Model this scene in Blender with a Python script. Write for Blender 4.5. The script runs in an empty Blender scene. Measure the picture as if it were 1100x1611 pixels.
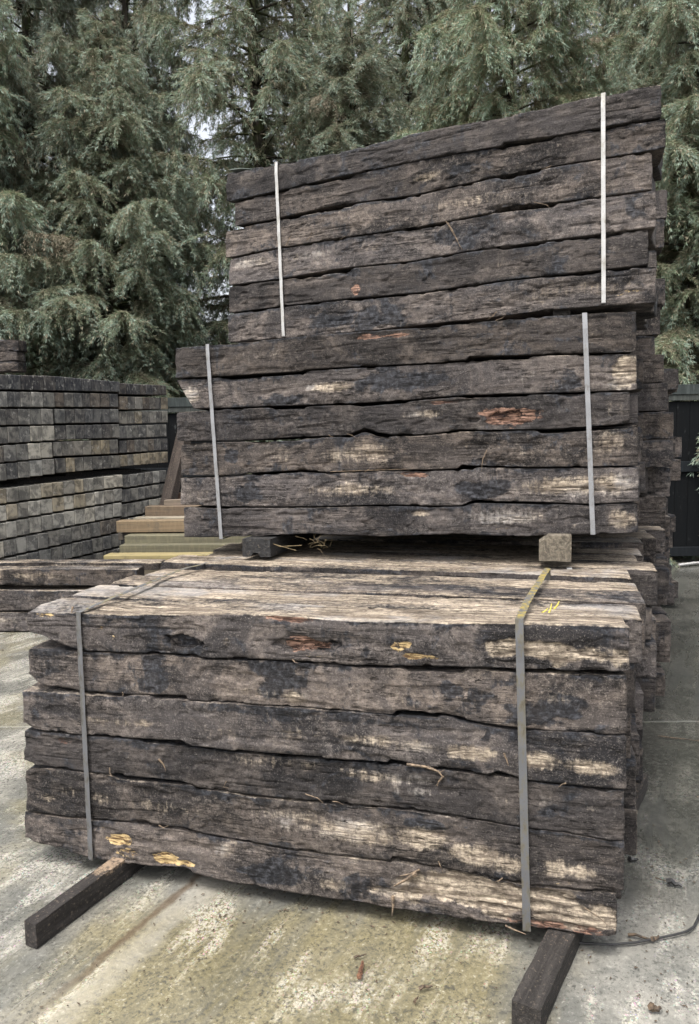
import bpy, math, random
import numpy as np
from mathutils import Vector, Matrix

rng = np.random.default_rng(7)
random.seed(7)
S = bpy.context.scene
COL = S.collection
R = math.radians

# ------------------------------------------------------------------ camera
CAM_Z = 1.96
FPX, CX, CY = 1170.0, 550.0, 805.5          # focal length and centre in photograph pixels
PITCH, ROLL = R(-5.5), R(-0.9)
_fw = np.array([0, math.cos(PITCH), math.sin(PITCH)])
_u0 = np.array([0, -math.sin(PITCH), math.cos(PITCH)])
_r0 = np.array([1.0, 0, 0])
_rt = _r0 * math.cos(ROLL) + _u0 * math.sin(ROLL)
_up = _u0 * math.cos(ROLL) - _r0 * math.sin(ROLL)
EYE = np.array([0, 0, CAM_Z])

def ray(px, py):
    return _fw + _rt * ((px - CX) / FPX) + _up * ((CY - py) / FPX)

def on_plane(px, py, p0, n):
    d = ray(px, py)
    return EYE + d * (np.dot(np.asarray(p0) - EYE, n) / np.dot(d, n))

def on_ground(px, py, z=0.0):
    return on_plane(px, py, (0, 0, z), np.array([0, 0, 1.0]))

def at_depth(px, py, y):
    return on_plane(px, py, (0, y, 0), np.array([0, 1.0, 0]))

cam = bpy.data.cameras.new("camera")
camo = bpy.data.objects.new("camera", cam)
COL.objects.link(camo)
cam.sensor_fit = 'HORIZONTAL'
cam.sensor_width = 36
cam.lens = 36 * FPX / 1100
cam.clip_end = 500
cam.clip_start = 0.05
M = Matrix.Identity(4)
for i in range(3):
    M[i][0], M[i][1], M[i][2], M[i][3] = _rt[i], _up[i], -_fw[i], EYE[i]
camo.matrix_world = M
S.camera = camo

# ------------------------------------------------------------------ light
SUN_EL, SUN_AZ = R(64), R(212)     # azimuth clockwise from +Y: behind the camera, a little to its left
w = bpy.data.worlds.new("World")
S.world = w
w.use_nodes = True
nt = w.node_tree
bg = nt.nodes["Background"]
sky = nt.nodes.new("ShaderNodeTexSky")
sky.sky_type = 'NISHITA'
sky.sun_disc = False
sky.sun_elevation = SUN_EL
sky.sun_rotation = SUN_AZ
sky.air_density = 1.0
sky.dust_density = 6.0
sky.ozone_density = 1.0
hsv = nt.nodes.new("ShaderNodeHueSaturation")
hsv.inputs["Saturation"].default_value = 0.30
nt.links.new(sky.outputs[0], hsv.inputs["Color"])
nt.links.new(hsv.outputs[0], bg.inputs[0])
bg.inputs[1].default_value = 0.15
sl = bpy.data.lights.new("sun", 'SUN')
sl.energy = 1.5
sl.angle = R(20)
sl.color = (1.0, 0.95, 0.88)
so = bpy.data.objects.new("sun", sl)
COL.objects.link(so)
d = Vector((math.sin(SUN_AZ) * math.cos(SUN_EL), math.cos(SUN_AZ) * math.cos(SUN_EL), math.sin(SUN_EL)))
so.rotation_euler = d.to_track_quat('Z', 'Y').to_euler()
so.location = d * 40
S.view_settings.view_transform = 'Standard'
S.view_settings.look = 'None'
S.view_settings.exposure = 1.36
S.view_settings.gamma = 1

# ------------------------------------------------------------------ noise
def vnoise(p, seed=0):
    p = np.asarray(p, float)
    i = np.floor(p).astype(np.int64)
    f = p - i
    f = f * f * (3 - 2 * f)
    out = np.zeros(len(p))
    for dx in (0, 1):
        for dy in (0, 1):
            for dz in (0, 1):
                h = ((i[:, 0] + dx) * 374761393 + (i[:, 1] + dy) * 668265263 + (i[:, 2] + dz) * 1274126177 + seed * 974634777) & 0xffffffff
                h = ((h ^ (h >> 13)) * 1274126177) & 0xffffffff
                h = h ^ (h >> 16)
                v = (h & 0xffffff) / 0xffffff
                wgt = (f[:, 0] if dx else 1 - f[:, 0]) * (f[:, 1] if dy else 1 - f[:, 1]) * (f[:, 2] if dz else 1 - f[:, 2])
                out += v * wgt
    return out * 2 - 1

def fbm(p, seed=0, o=3):
    a, s, t = 1.0, 0.0, 0.0
    p = np.asarray(p, float)
    for k in range(o):
        s = s + a * vnoise(p * (2.03 ** k) + k * 17.3, seed + k)
        t += a
        a *= 0.5
    return s / t

def smooth(x, a, b):
    t = np.clip((x - a) / (b - a), 0, 1)
    return t * t * (3 - 2 * t)

# ------------------------------------------------------------------ node helper
class NT:
    def __init__(s, name):
        s.m = bpy.data.materials.new(name)
        s.m.use_nodes = True
        s.t = s.m.node_tree
        s.b = s.t.nodes["Principled BSDF"]
        s.out = s.t.nodes["Material Output"]
    def n(s, typ, **kw):
        x = s.t.nodes.new(typ)
        for k, v in kw.items():
            setattr(x, k, v)
        return x
    def l(s, a, b):
        if isinstance(a, (int, float)):
            b.default_value = a
        elif isinstance(a, (tuple, list)):
            b.default_value = tuple(a) if len(a) == len(b.default_value) else (*a, 1.0)
        else:
            s.t.links.new(a, b)
    def mapping(s, vec, scale=(1, 1, 1), loc=(0, 0, 0), rot=(0, 0, 0)):
        m = s.n("ShaderNodeMapping")
        s.l(vec, m.inputs[0])
        m.inputs["Scale"].default_value = scale
        m.inputs["Location"].default_value = loc
        m.inputs["Rotation"].default_value = rot
        return m.outputs[0]
    def noise(s, vec, scale, detail=4, rough=0.6, dist=0.0):
        x = s.n("ShaderNodeTexNoise")
        s.l(vec, x.inputs["Vector"])
        x.inputs["Scale"].default_value = scale
        x.inputs["Detail"].default_value = detail
        x.inputs["Roughness"].default_value = rough
        x.inputs["Distortion"].default_value = dist
        return x.outputs["Fac"]
    def vor(s, vec, scale, feature='F1', out="Distance", rnd=1.0):
        x = s.n("ShaderNodeTexVoronoi", feature=feature)
        s.l(vec, x.inputs["Vector"])
        x.inputs["Scale"].default_value = scale
        x.inputs["Randomness"].default_value = rnd
        return x.outputs[out]
    def math(s, op, a, b=0.0, c=0.0, clamp=False):
        x = s.n("ShaderNodeMath", operation=op, use_clamp=clamp)
        s.l(a, x.inputs[0])
        s.l(b, x.inputs[1])
        if op in ('MULTIPLY_ADD',):
            s.l(c, x.inputs[2])
        return x.outputs[0]
    def ramp(s, f, a, b, o0=0.0, o1=1.0):
        x = s.n("ShaderNodeMapRange", interpolation_type='SMOOTHSTEP')
        s.l(f, x.inputs["Value"])
        x.inputs["From Min"].default_value = a
        x.inputs["From Max"].default_value = b
        x.inputs["To Min"].default_value = o0
        x.inputs["To Max"].default_value = o1
        return x.outputs["Result"]
    def mix(s, f, a, b, blend='MIX'):
        x = s.n("ShaderNodeMix", data_type='RGBA', blend_type=blend)
        s.l(f, x.inputs["Factor"])
        s.l(a, x.inputs["A"])
        s.l(b, x.inputs["B"])
        return [o for o in x.outputs if o.type == 'RGBA'][0]
    def attr(s, name, kind='GEOMETRY'):
        return s.n("ShaderNodeAttribute", attribute_name=name, attribute_type=kind)
    def bump(s, h, strength=0.5, dist=0.01, normal=None):
        x = s.n("ShaderNodeBump")
        x.inputs["Strength"].default_value = strength
        x.inputs["Distance"].default_value = dist
        s.l(h, x.inputs["Height"])
        if normal is not None:
            s.l(normal, x.inputs["Normal"])
        return x.outputs[0]
    def done(s, col, rough=0.8, normal=None, spec=0.5):
        s.l(col, s.b.inputs["Base Color"])
        s.l(rough, s.b.inputs["Roughness"])
        s.b.inputs["Specular IOR Level"].default_value = spec
        if normal is not None:
            s.l(normal, s.b.inputs["Normal"])
        return s.m

def seeded(t):
    """object coordinates shifted by a per-object random amount"""
    tc = t.n("ShaderNodeTexCoord").outputs["Object"]
    rnd = t.n("ShaderNodeObjectInfo").outputs["Random"]
    cmb = t.n("ShaderNodeCombineXYZ")
    t.l(t.math('MULTIPLY', rnd, 91.0), cmb.inputs[0])
    t.l(t.math('MULTIPLY', rnd, 37.0), cmb.inputs[1])
    t.l(t.math('MULTIPLY', rnd, 53.0), cmb.inputs[2])
    v = t.n("ShaderNodeVectorMath", operation='ADD')
    t.l(tc, v.inputs[0])
    t.l(cmb.outputs[0], v.inputs[1])
    return v.outputs[0], rnd, tc

def mat_old_wood():
    t = NT("old creosoted wood")
    P, rnd, tc = seeded(t)
    at = t.attr("wear")
    sep = t.n("ShaderNodeSeparateColor")
    t.l(at.outputs["Color"], sep.inputs[0])
    pale, straw, rust, tar = sep.outputs[0], sep.outputs[1], sep.outputs[2], at.outputs["Alpha"]
    grain = t.noise(t.mapping(P, (3.0, 30, 30)), 1.0, 6, 0.7, 0.8)
    fine = t.noise(t.mapping(P, (20, 150, 150)), 1.0, 4, 0.7)
    blot = t.noise(t.mapping(P, (3.2, 5, 5)), 1.0, 7, 0.68, 0.8)
    zone = t.noise(t.mapping(P, (1.6, 2.0, 2.0)), 1.0, 4, 0.6, 0.3)
    grit = t.noise(P, 150, 5, 0.8)
    crumb = t.noise(P, 38, 8, 0.78, 0.4)
    drip = t.noise(t.mapping(P, (46, 46, 3.0)), 1.0, 5, 0.65, 0.3)
    col = t.mix(t.ramp(zone, 0.36, 0.62), (0.019, 0.0175, 0.018), (0.082, 0.070, 0.064))
    col = t.mix(t.math('MULTIPLY', t.ramp(blot, 0.44, 0.60), 0.85), col, t.mix(t.ramp(t.math('MULTIPLY_ADD', fine, 0.3, t.math('MULTIPLY', t.noise(P, 24, 6, 0.75), 0.7)), 0.38, 0.62), (0.078, 0.064, 0.056), (0.195, 0.160, 0.134)))
    col = t.mix(t.math('MULTIPLY', t.ramp(grain, 0.46, 0.36), 0.30), col, (0.020, 0.017, 0.016))
    # dusty crust and dark pits
    calm = t.ramp(t.noise(t.mapping(P, (1.3, 5, 5)), 1.0, 4, 0.6, 0.5), 0.40, 0.64, 0.12, 0.95)
    col = t.mix(t.math('MULTIPLY', t.math('MULTIPLY', t.ramp(crumb, 0.51, 0.62), 0.62), calm), col, (0.230, 0.196, 0.168))
    col = t.mix(t.math('MULTIPLY', t.math('MULTIPLY', t.ramp(crumb, 0.47, 0.38), 0.88), calm), col, (0.014, 0.012, 0.011))
    col = t.mix(t.math('MULTIPLY', t.ramp(grit, 0.54, 0.66), 0.50), col, (0.34, 0.295, 0.25))
    col = t.mix(t.math('MULTIPLY', t.ramp(grit, 0.45, 0.33), 0.60), col, (0.012, 0.010, 0.009))
    tone = t.ramp(t.math('FRACT', t.math('MULTIPLY', rnd, 13.7)), 0.0, 1.0, 0.62, 1.22)
    vm = t.n('ShaderNodeVectorMath', operation='SCALE')
    t.l(col, vm.inputs[0])
    t.l(tone, vm.inputs['Scale'])
    col = vm.outputs[0]
    cool = t.math('MULTIPLY', t.math('FRACT', t.math('MULTIPLY', rnd, 29.3)), 0.55)
    col = t.mix(cool, col, t.mix(1.0, col, (0.86, 0.95, 1.10), 'MULTIPLY'))
    # tar: blue black bleeding, running down in drips
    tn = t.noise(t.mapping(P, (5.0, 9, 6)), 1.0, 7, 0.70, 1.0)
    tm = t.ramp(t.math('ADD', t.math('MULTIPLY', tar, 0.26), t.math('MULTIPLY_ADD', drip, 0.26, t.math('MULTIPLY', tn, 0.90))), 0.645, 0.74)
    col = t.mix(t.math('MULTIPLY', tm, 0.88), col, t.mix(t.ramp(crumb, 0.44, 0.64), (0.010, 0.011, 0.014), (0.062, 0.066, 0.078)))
    # worn pale wood with ragged edges
    pn = t.math('ADD', t.math('MULTIPLY', blot, 1.0), t.math('MULTIPLY', crumb, 0.8))
    pn = t.math('ADD', pn, t.math('MULTIPLY', drip, 0.85))
    pn = t.math('SUBTRACT', pn, 1.325)
    pm = t.ramp(t.math('MULTIPLY_ADD', pale, 0.95, t.math('MULTIPLY', pn, 1.15)), 0.28, 0.78)
    pcol = t.mix(t.ramp(fine, 0.30, 0.70), (0.30, 0.25, 0.19), (0.72, 0.61, 0.47))
    pcol = t.mix(t.ramp(crumb, 0.36, 0.58), t.mix(0.75, pcol, (0.09, 0.072, 0.058)), pcol)
    pcol = t.mix(t.math('MULTIPLY', t.ramp(grain, 0.56, 0.42), 0.80), pcol, (0.11, 0.085, 0.065))
    pcol = t.mix(t.math('MULTIPLY', t.ramp(zone, 0.52, 0.64), 0.45), pcol, (0.34, 0.35, 0.37))
    saw = t.noise(t.mapping(tc, (90, 5, 5), (0, 0, 0), (0, 0, 0.25)), 1.0, 3, 0.6)
    pcol = t.mix(t.math('MULTIPLY', t.ramp(saw, 0.50, 0.66), 0.35), pcol, (0.24, 0.20, 0.165))
    col = t.mix(t.math('MULTIPLY', pm, 0.90), col, pcol)
    sn = t.math('SUBTRACT', t.math('ADD', t.noise(t.mapping(P, (10, 34, 34)), 1.0, 6, 0.75, 0.6), t.math('MULTIPLY', crumb, 0.8)), 0.9)
    sm = t.ramp(t.math('MULTIPLY_ADD', straw, 0.85, t.math('MULTIPLY', sn, 1.6)), 0.58, 0.74)
    scol = t.mix(t.ramp(t.noise(t.mapping(P, (8, 90, 90)), 1.0, 5, 0.7), 0.40, 0.56), (0.11, 0.060, 0.028), (0.66, 0.49, 0.25))
    col = t.mix(sm, col, scol)
    rm = t.ramp(t.math('MULTIPLY_ADD', rust, 0.85, t.math('MULTIPLY', sn, 1.6)), 0.56, 0.78)
    rcol = t.mix(t.ramp(t.noise(t.mapping(P, (6, 90, 90)), 1.0, 5, 0.7), 0.40, 0.62), (0.040, 0.022, 0.018), (0.42, 0.255, 0.185))
    col = t.mix(rm, col, rcol)
    # drying cracks along the grain
    ck = t.noise(t.mapping(P, (1.5, 46, 46)), 1.0, 4, 0.55, 1.2)
    ckm = t.ramp(t.math('ABSOLUTE', t.math('SUBTRACT', ck, 0.5)), 0.003, 0.018, 1.0, 0.0)
    ckm = t.math('MULTIPLY', ckm, t.ramp(t.noise(P, 4, 4, 0.6), 0.43, 0.55))
    col = t.mix(t.math('MULTIPLY', ckm, 0.90), col, (0.008, 0.007, 0.006))
    h = t.math('ADD', t.math('MULTIPLY', grain, 0.22), t.math('MULTIPLY', crumb, t.math('MULTIPLY', calm, 1.25)))
    h = t.math('ADD', h, t.math('MULTIPLY', grit, 0.55))
    h = t.math('ADD', h, t.math('MULTIPLY', fine, 0.14))
    h = t.math('SUBTRACT', h, t.math('MULTIPLY', ckm, 0.9))
    h = t.math('SUBTRACT', h, t.math('MULTIPLY', pm, 0.18))
    nrm = t.bump(h, 1.0, 0.016)
    rough = t.math('SUBTRACT', 0.85, t.math('MULTIPLY', tm, 0.34))
    return t.done(col, rough, nrm, 0.2)

def mat_beam():
    t = NT("new timber end grain")
    P, rnd, tc = seeded(t)
    oc = t.n("ShaderNodeObjectInfo").outputs["Color"]
    n1 = t.noise(P, 9, 5, 0.6, 0.5)
    vs = t.noise(t.mapping(P, (42, 42, 5)), 1.0, 4, 0.6, 0.4)
    ring = t.n("ShaderNodeTexWave", wave_type='RINGS', rings_direction='Y')
    t.l(t.mapping(tc, (1, 1, 1), (0.08, 0, 0.05)), ring.inputs["Vector"])
    ring.inputs["Scale"].default_value = 30
    ring.inputs["Distortion"].default_value = 2.5
    ring.inputs["Detail"].default_value = 2
    col = t.mix(t.ramp(n1, 0.40, 0.60), t.mix(0.62, oc, (0.022, 0.023, 0.027)), t.mix(0.07, oc, (0.45, 0.42, 0.36)))
    col = t.mix(t.math('MULTIPLY', t.ramp(vs, 0.50, 0.75), 0.15), col, t.mix(0.6, oc, (0.42, 0.37, 0.29)))
    sc = t.noise(t.mapping(P, (60, 8, 12), (0, 0, 0), (0, 0.7, 0)), 1.0, 4, 0.7, 0.4)
    col = t.mix(t.math('MULTIPLY', t.ramp(sc, 0.55, 0.70), 0.55), col, t.mix(0.6, oc, (0.46, 0.44, 0.40)))
    col = t.mix(t.math('MULTIPLY', t.ramp(t.noise(P, 16, 4, 0.7), 0.57, 0.72), 0.7), col, (0.36, 0.35, 0.32))
    col = t.mix(t.math('MULTIPLY', ring.outputs["Fac"], 0.15), col, (0.03, 0.028, 0.026))
    nrm = t.bump(t.noise(P, 70, 4, 0.6), 0.4, 0.004)
    return t.done(col, 0.8, nrm, 0.15)

def mat_plank():
    t = NT("planed timber")
    P, rnd, tc = seeded(t)
    oc = t.n("ShaderNodeObjectInfo").outputs["Color"]
    g = t.noise(t.mapping(P, (1.5, 40, 40)), 1.0, 5, 0.6, 0.6)
    v = t.noise(t.mapping(P, (30, 6, 6)), 1.0, 3, 0.6)
    col = t.mix(t.ramp(g, 0.35, 0.65), t.mix(0.4, oc, (0.03, 0.028, 0.02)), oc)
    col = t.mix(t.math('MULTIPLY', t.ramp(v, 0.45, 0.65), 0.10), col, (0.30, 0.24, 0.15))
    col = t.mix(t.math('MULTIPLY', t.ramp(t.noise(P, 7, 5, 0.65), 0.52, 0.66), 0.45), col, (0.06, 0.055, 0.045))
    return t.done(col, 0.7, t.bump(t.math('ADD', g, v), 0.4, 0.004), 0.35)

def mat_bearer():
    t = NT("bearer timber")
    P, rnd, tc = seeded(t)
    oc = t.n("ShaderNodeObjectInfo").outputs["Color"]
    g = t.noise(t.mapping(P, (3, 45, 45)), 1.0, 5, 0.65, 0.6)
    c = t.noise(P, 60, 6, 0.75)
    col = t.mix(t.ramp(g, 0.35, 0.70), t.mix(0.6, oc, (0.01, 0.01, 0.01)), oc)
    col = t.mix(t.math('MULTIPLY', t.ramp(c, 0.54, 0.68), 0.5), col, t.mix(0.5, oc, (0.42, 0.34, 0.26)))
    wr = t.attr("wear")
    sp = t.n("ShaderNodeSeparateColor")
    t.l(wr.outputs["Color"], sp.inputs[0])
    col = t.mix(t.ramp(t.math('MULTIPLY_ADD', sp.outputs[0], 0.5, c), 0.78, 1.0), col, (0.32, 0.24, 0.17))
    return t.done(col, 0.72, t.bump(t.math('ADD', g, t.math('MULTIPLY', c, 1.6)), 1.0, 0.012), 0.18)

def mat_strap(name, base, dirt, metal):
    t = NT(name)
    P, rnd, tc = seeded(t)
    n = t.noise(t.mapping(P, (30, 30, 12)), 1.0, 5, 0.7)
    sp = t.noise(P, 150, 3, 0.6)
    col = t.mix(t.ramp(n, 0.46, 0.72), base, dirt)
    col = t.mix(t.math('MULTIPLY', t.ramp(sp, 0.56, 0.70), 0.5), col, (0.10, 0.085, 0.065))
    oc = t.attr("wear")
    sepc = t.n("ShaderNodeSeparateColor")
    t.l(oc.outputs["Color"], sepc.inputs[0])
    col = t.mix(t.math('MULTIPLY', sepc.outputs[1], t.ramp(n, 0.44, 0.58)), col, (0.33, 0.26, 0.07))
    t.b.inputs["Metallic"].default_value = metal
    return t.done(col, 0.5, t.bump(n, 0.2, 0.002))

def mat_ground():
    t = NT("wet concrete")
    P = t.n("ShaderNodeTexCoord").outputs["Object"]
    sep = t.n("ShaderNodeSeparateXYZ")
    t.l(P, sep.inputs[0])
    X, Y = sep.outputs[0], sep.outputs[1]
    big = t.noise(P, 0.7, 5, 0.6, 0.5)
    mid = t.noise(P, 2.6, 6, 0.65, 0.6)
    fine = t.noise(P, 55, 6, 0.75)
    agg = t.vor(P, 95)
    aggc = t.vor(P, 95, out="Color")
    # brushed streaks along the yard
    th = GROUND_DIR
    RP = t.mapping(P, (1, 1, 1), (0, 0, 0), (0, 0, -th))
    st = t.noise(t.mapping(RP, (1.0, 6.5, 1)), 1.0, 6, 0.65, 0.4)
    base = t.mix(t.ramp(mid, 0.36, 0.66), (0.098, 0.098, 0.088), (0.200, 0.193, 0.170))
    # dark wet area on the far right lane
    wet0 = t.math('MULTIPLY', t.ramp(X, 0.4, 1.2), t.ramp(Y, 2.0, 4.0))
    wet = t.ramp(t.math('MULTIPLY_ADD', wet0, 0.6, t.math('MULTIPLY', mid, 0.7)), 0.50, 0.86)
    base = t.mix(t.math('MULTIPLY', wet, 0.85), base, t.mix(t.ramp(t.noise(P, 26, 8, 0.8), 0.42, 0.60), (0.016, 0.017, 0.015), (0.046, 0.047, 0.041)))
    # algae in front of and below the stack
    al = t.math('MULTIPLY', t.ramp(t.math('ABSOLUTE', t.math('SUBTRACT', X, -0.25)), 1.35, 0.55), t.ramp(Y, 3.4, 2.7))
    alm = t.ramp(t.math('MULTIPLY_ADD', al, 0.38, t.math('ADD', t.math('MULTIPLY', st, 0.5), t.math('MULTIPLY', mid, 0.35))), 0.52, 0.80)
    base = t.mix(t.math('MULTIPLY', alm, 0.70), base, t.mix(t.ramp(t.math('ADD', t.math('MULTIPLY', fine, 0.45), t.math('MULTIPLY', st, 0.55)), 0.38, 0.64), (0.078, 0.066, 0.028), (0.190, 0.160, 0.074)))
    al2 = t.math('MULTIPLY', t.ramp(X, -0.9, -1.8), t.ramp(t.noise(P, 1.6, 5, 0.6), 0.46, 0.62))
    base = t.mix(t.math('MULTIPLY', al2, 0.45), base, (0.165, 0.145, 0.078))
    # worn spots with the aggregate showing
    ex = t.ramp(t.math('ADD', t.math('MULTIPLY', st, 0.6), t.math('MULTIPLY', t.noise(P, 1.9, 4, 0.6), 0.5)), 0.54, 0.64)
    dry = t.math('SUBTRACT', 1.0, t.math('MULTIPLY', wet, 0.80))
    ex = t.math('MULTIPLY', ex, dry)
    stone = t.mix(t.ramp(agg, 0.26, 0.42), t.mix(0.5, aggc, (0.42, 0.41, 0.37)), base)
    stone = t.mix(t.ramp(t.noise(P, 75, 4, 0.7), 0.44, 0.56), stone, (0.48, 0.46, 0.40))
    base = t.mix(t.math('MULTIPLY', ex, 0.50), base, stone)
    # dark grit and pits
    pit = t.ramp(t.noise(P, 88, 3, 0.6), 0.585, 0.63)
    pit = t.math('MULTIPLY', pit, t.ramp(t.noise(P, 5, 4, 0.6), 0.38, 0.56))
    base = t.mix(t.math('MULTIPLY', pit, 0.7), base, (0.035, 0.034, 0.032))
    grit = t.ramp(fine, 0.56, 0.72)
    base = t.mix(t.math('MULTIPLY', t.math('MULTIPLY', grit, dry), 0.5), base, (0.46, 0.45, 0.40))
    base = t.mix(t.math('MULTIPLY', t.ramp(fine, 0.47, 0.36), 0.7), base, (0.045, 0.045, 0.038))
    # run-off stain beside the near bearer
    jx, jy = STAIN_P
    dd = t.math('SUBTRACT', t.math('MULTIPLY', t.math('SUBTRACT', X, jx), math.sin(STAIN_A)), t.math('MULTIPLY', t.math('SUBTRACT', Y, jy), math.cos(STAIN_A)))
    dd = t.math('ADD', dd, t.math('MULTIPLY', t.math('SUBTRACT', t.noise(P, 9, 4, 0.6), 0.5), 0.06))
    sm = t.math('MULTIPLY', t.ramp(t.math('ABSOLUTE', dd), 0.006, 0.030, 1.0, 0.0), t.ramp(Y, 2.25, 2.75))
    base = t.mix(t.math('MULTIPLY', sm, 0.75), base, (0.070, 0.048, 0.030))
    lt = t.math('MULTIPLY', t.ramp(t.math('ABSOLUTE', t.math('ADD', dd, -0.09)), 0.02, 0.10, 1.0, 0.0), t.ramp(mid, 0.38, 0.58))
    base = t.mix(t.math('MULTIPLY', lt, 0.40), base, (0.32, 0.30, 0.25))
    # slab joint across the lane
    jd = t.math('ADD', t.math('SUBTRACT', Y, JOINT_Y), t.math('MULTIPLY', X, 0.02))
    jd = t.math('ADD', jd, t.math('MULTIPLY', t.math('SUBTRACT', t.noise(P, 4, 4, 0.6), 0.5), 0.02))
    jm = t.ramp(t.math('ABSOLUTE', jd), 0.004, 0.02, 1.0, 0.0)
    base = t.mix(t.math('MULTIPLY', jm, 0.22), base, (0.30, 0.30, 0.27))
    # film of water
    film = t.ramp(t.math('ADD', t.math('ADD', t.math('MULTIPLY', big, 0.6), t.math('MULTIPLY', st, 0.5)), t.ramp(X, -0.7, -1.8, 0.0, 0.16)), 0.48, 0.64)
    rough = t.math('ADD', t.math('MULTIPLY', film, -0.40), 0.52)
    rough = t.math('ADD', rough, t.math('MULTIPLY', fine, 0.16))
    rough = t.math('SUBTRACT', rough, t.math('MULTIPLY', wet, 0.16))
    h = t.math('ADD', t.math('MULTIPLY', fine, 1.0), t.math('MULTIPLY', t.noise(P, 16, 5, 0.6), 0.8))
    h = t.math('MULTIPLY', h, t.ramp(wet, 0.0, 1.0, 1.0, 0.35))
    h = t.math('SUBTRACT', h, t.math('MULTIPLY', jm, 1.2))
    return t.done(base, rough, t.bump(h, 0.42, 0.010), 0.5)

def mat_leaf(name):
    t = NT(name)
    a = t.attr("tone").outputs["Color"]
    rnd = t.n("ShaderNodeObjectInfo").outputs["Random"]
    hs = t.n("ShaderNodeHueSaturation")
    t.l(a, hs.inputs["Color"])
    t.l(t.math('MULTIPLY_ADD', rnd, 0.30, 0.85), hs.inputs["Value"])
    t.l(t.math('MULTIPLY_ADD', rnd, 0.2, 0.85), hs.inputs["Saturation"])
    m = t.done(hs.outputs[0], 0.6, None, 0.3)
    tr = t.n("ShaderNodeBsdfTranslucent")
    t.l(hs.outputs[0], tr.inputs[0])
    mx = t.n("ShaderNodeMixShader")
    mx.inputs[0].default_value = 0.30
    t.l(t.b.outputs[0], mx.inputs[1])
    t.l(tr.outputs[0], mx.inputs[2])
    t.l(mx.outputs[0], t.out.inputs[0])
    return m

def mat_bark():
    t = NT("mossy bark")
    P, rnd, tc = seeded(t)
    n = t.noise(t.mapping(P, (14, 14, 3)), 1.0, 6, 0.7, 0.5)
    m = t.noise(P, 2.2, 5, 0.65)
    col = t.mix(t.ramp(n, 0.35, 0.66), (0.018, 0.016, 0.013), (0.085, 0.074, 0.058))
    col = t.mix(t.math('MULTIPLY', t.ramp(m, 0.44, 0.60), 0.8), col, (0.050, 0.062, 0.020))
    return t.done(col, 0.9, t.bump(n, 0.8, 0.03), 0.2)

def mat_board():
    t = NT("black stained board")
    P, rnd, tc = seeded(t)
    oc = t.n("ShaderNodeObjectInfo").outputs["Color"]
    n = t.noise(t.mapping(P, (30, 30, 3)), 1.0, 6, 0.7, 0.4)
    c = t.noise(P, 14, 6, 0.75)
    col = t.mix(t.ramp(n, 0.40, 0.70), t.mix(0.5, oc, (0.004, 0.005, 0.006)), oc)
    col = t.mix(t.math('MULTIPLY', t.ramp(t.math('MULTIPLY_ADD', n, 0.5, t.math('MULTIPLY', c, 0.6)), 0.64, 0.72), 0.30), col, (0.12, 0.13, 0.13))
    return t.done(col, 0.65, t.bump(t.math('ADD', n, c), 0.6, 0.006), 0.06)

def mat_plain(name, c0, c1, rough=0.7, sc=20):
    t = NT(name)
    P, rnd, tc = seeded(t)
    n = t.noise(P, sc, 5, 0.7)
    return t.done(t.mix(t.ramp(n, 0.35, 0.65), c0, c1), rough, t.bump(n, 0.4, 0.004), 0.4)

# ------------------------------------------------------------------ object helpers
def set_mesh(name, verts, quads, mat, attrs=None, tris=None, smooth_on=True):
    me = bpy.data.meshes.new(name)
    verts = np.asarray(verts, np.float32)
    quads = np.asarray(quads, np.int32).reshape(-1, 4)
    tris = np.zeros((0, 3), np.int32) if tris is None else np.asarray(tris, np.int32).reshape(-1, 3)
    me.vertices.add(len(verts))
    me.vertices.foreach_set("co", verts.ravel())
    nl = quads.size + tris.size
    me.loops.add(nl)
    me.loops.foreach_set("vertex_index", np.concatenate([quads.ravel(), tris.ravel()]).astype(np.int32))
    npoly = len(quads) + len(tris)
    me.polygons.add(npoly)
    me.polygons.foreach_set("loop_start", np.concatenate([np.arange(len(quads)) * 4, quads.size + np.arange(len(tris)) * 3]).astype(np.int32))
    me.update(calc_edges=True)
    me.validate()
    me.polygons.foreach_set("use_smooth", np.full(npoly, smooth_on))
    if attrs:
        for k, v in attrs.items():
            a = me.attributes.new(k, 'FLOAT_COLOR', 'POINT')
            a.data.foreach_set("color", np.asarray(v, np.float32).ravel())
    me.materials.append(mat)
    return me

def link(name, me, parent=None, mw=None, color=None):
    o = bpy.data.objects.new(name, me)
    COL.objects.link(o)
    if parent is not None:
        o.parent = parent
    if mw is not None:
        o.matrix_world = mw
    if color is not None:
        o.color = (*color, 1)
    return o

def tag(o, label, cat, group=None):
    o["label"] = label
    o["category"] = cat
    if group:
        o["group"] = group
    return o

def frame(c, u, n, wv):
    m = Matrix.Identity(4)
    for i in range(3):
        m[i][0], m[i][1], m[i][2], m[i][3] = u[i], n[i], wv[i], c[i]
    return m

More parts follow.
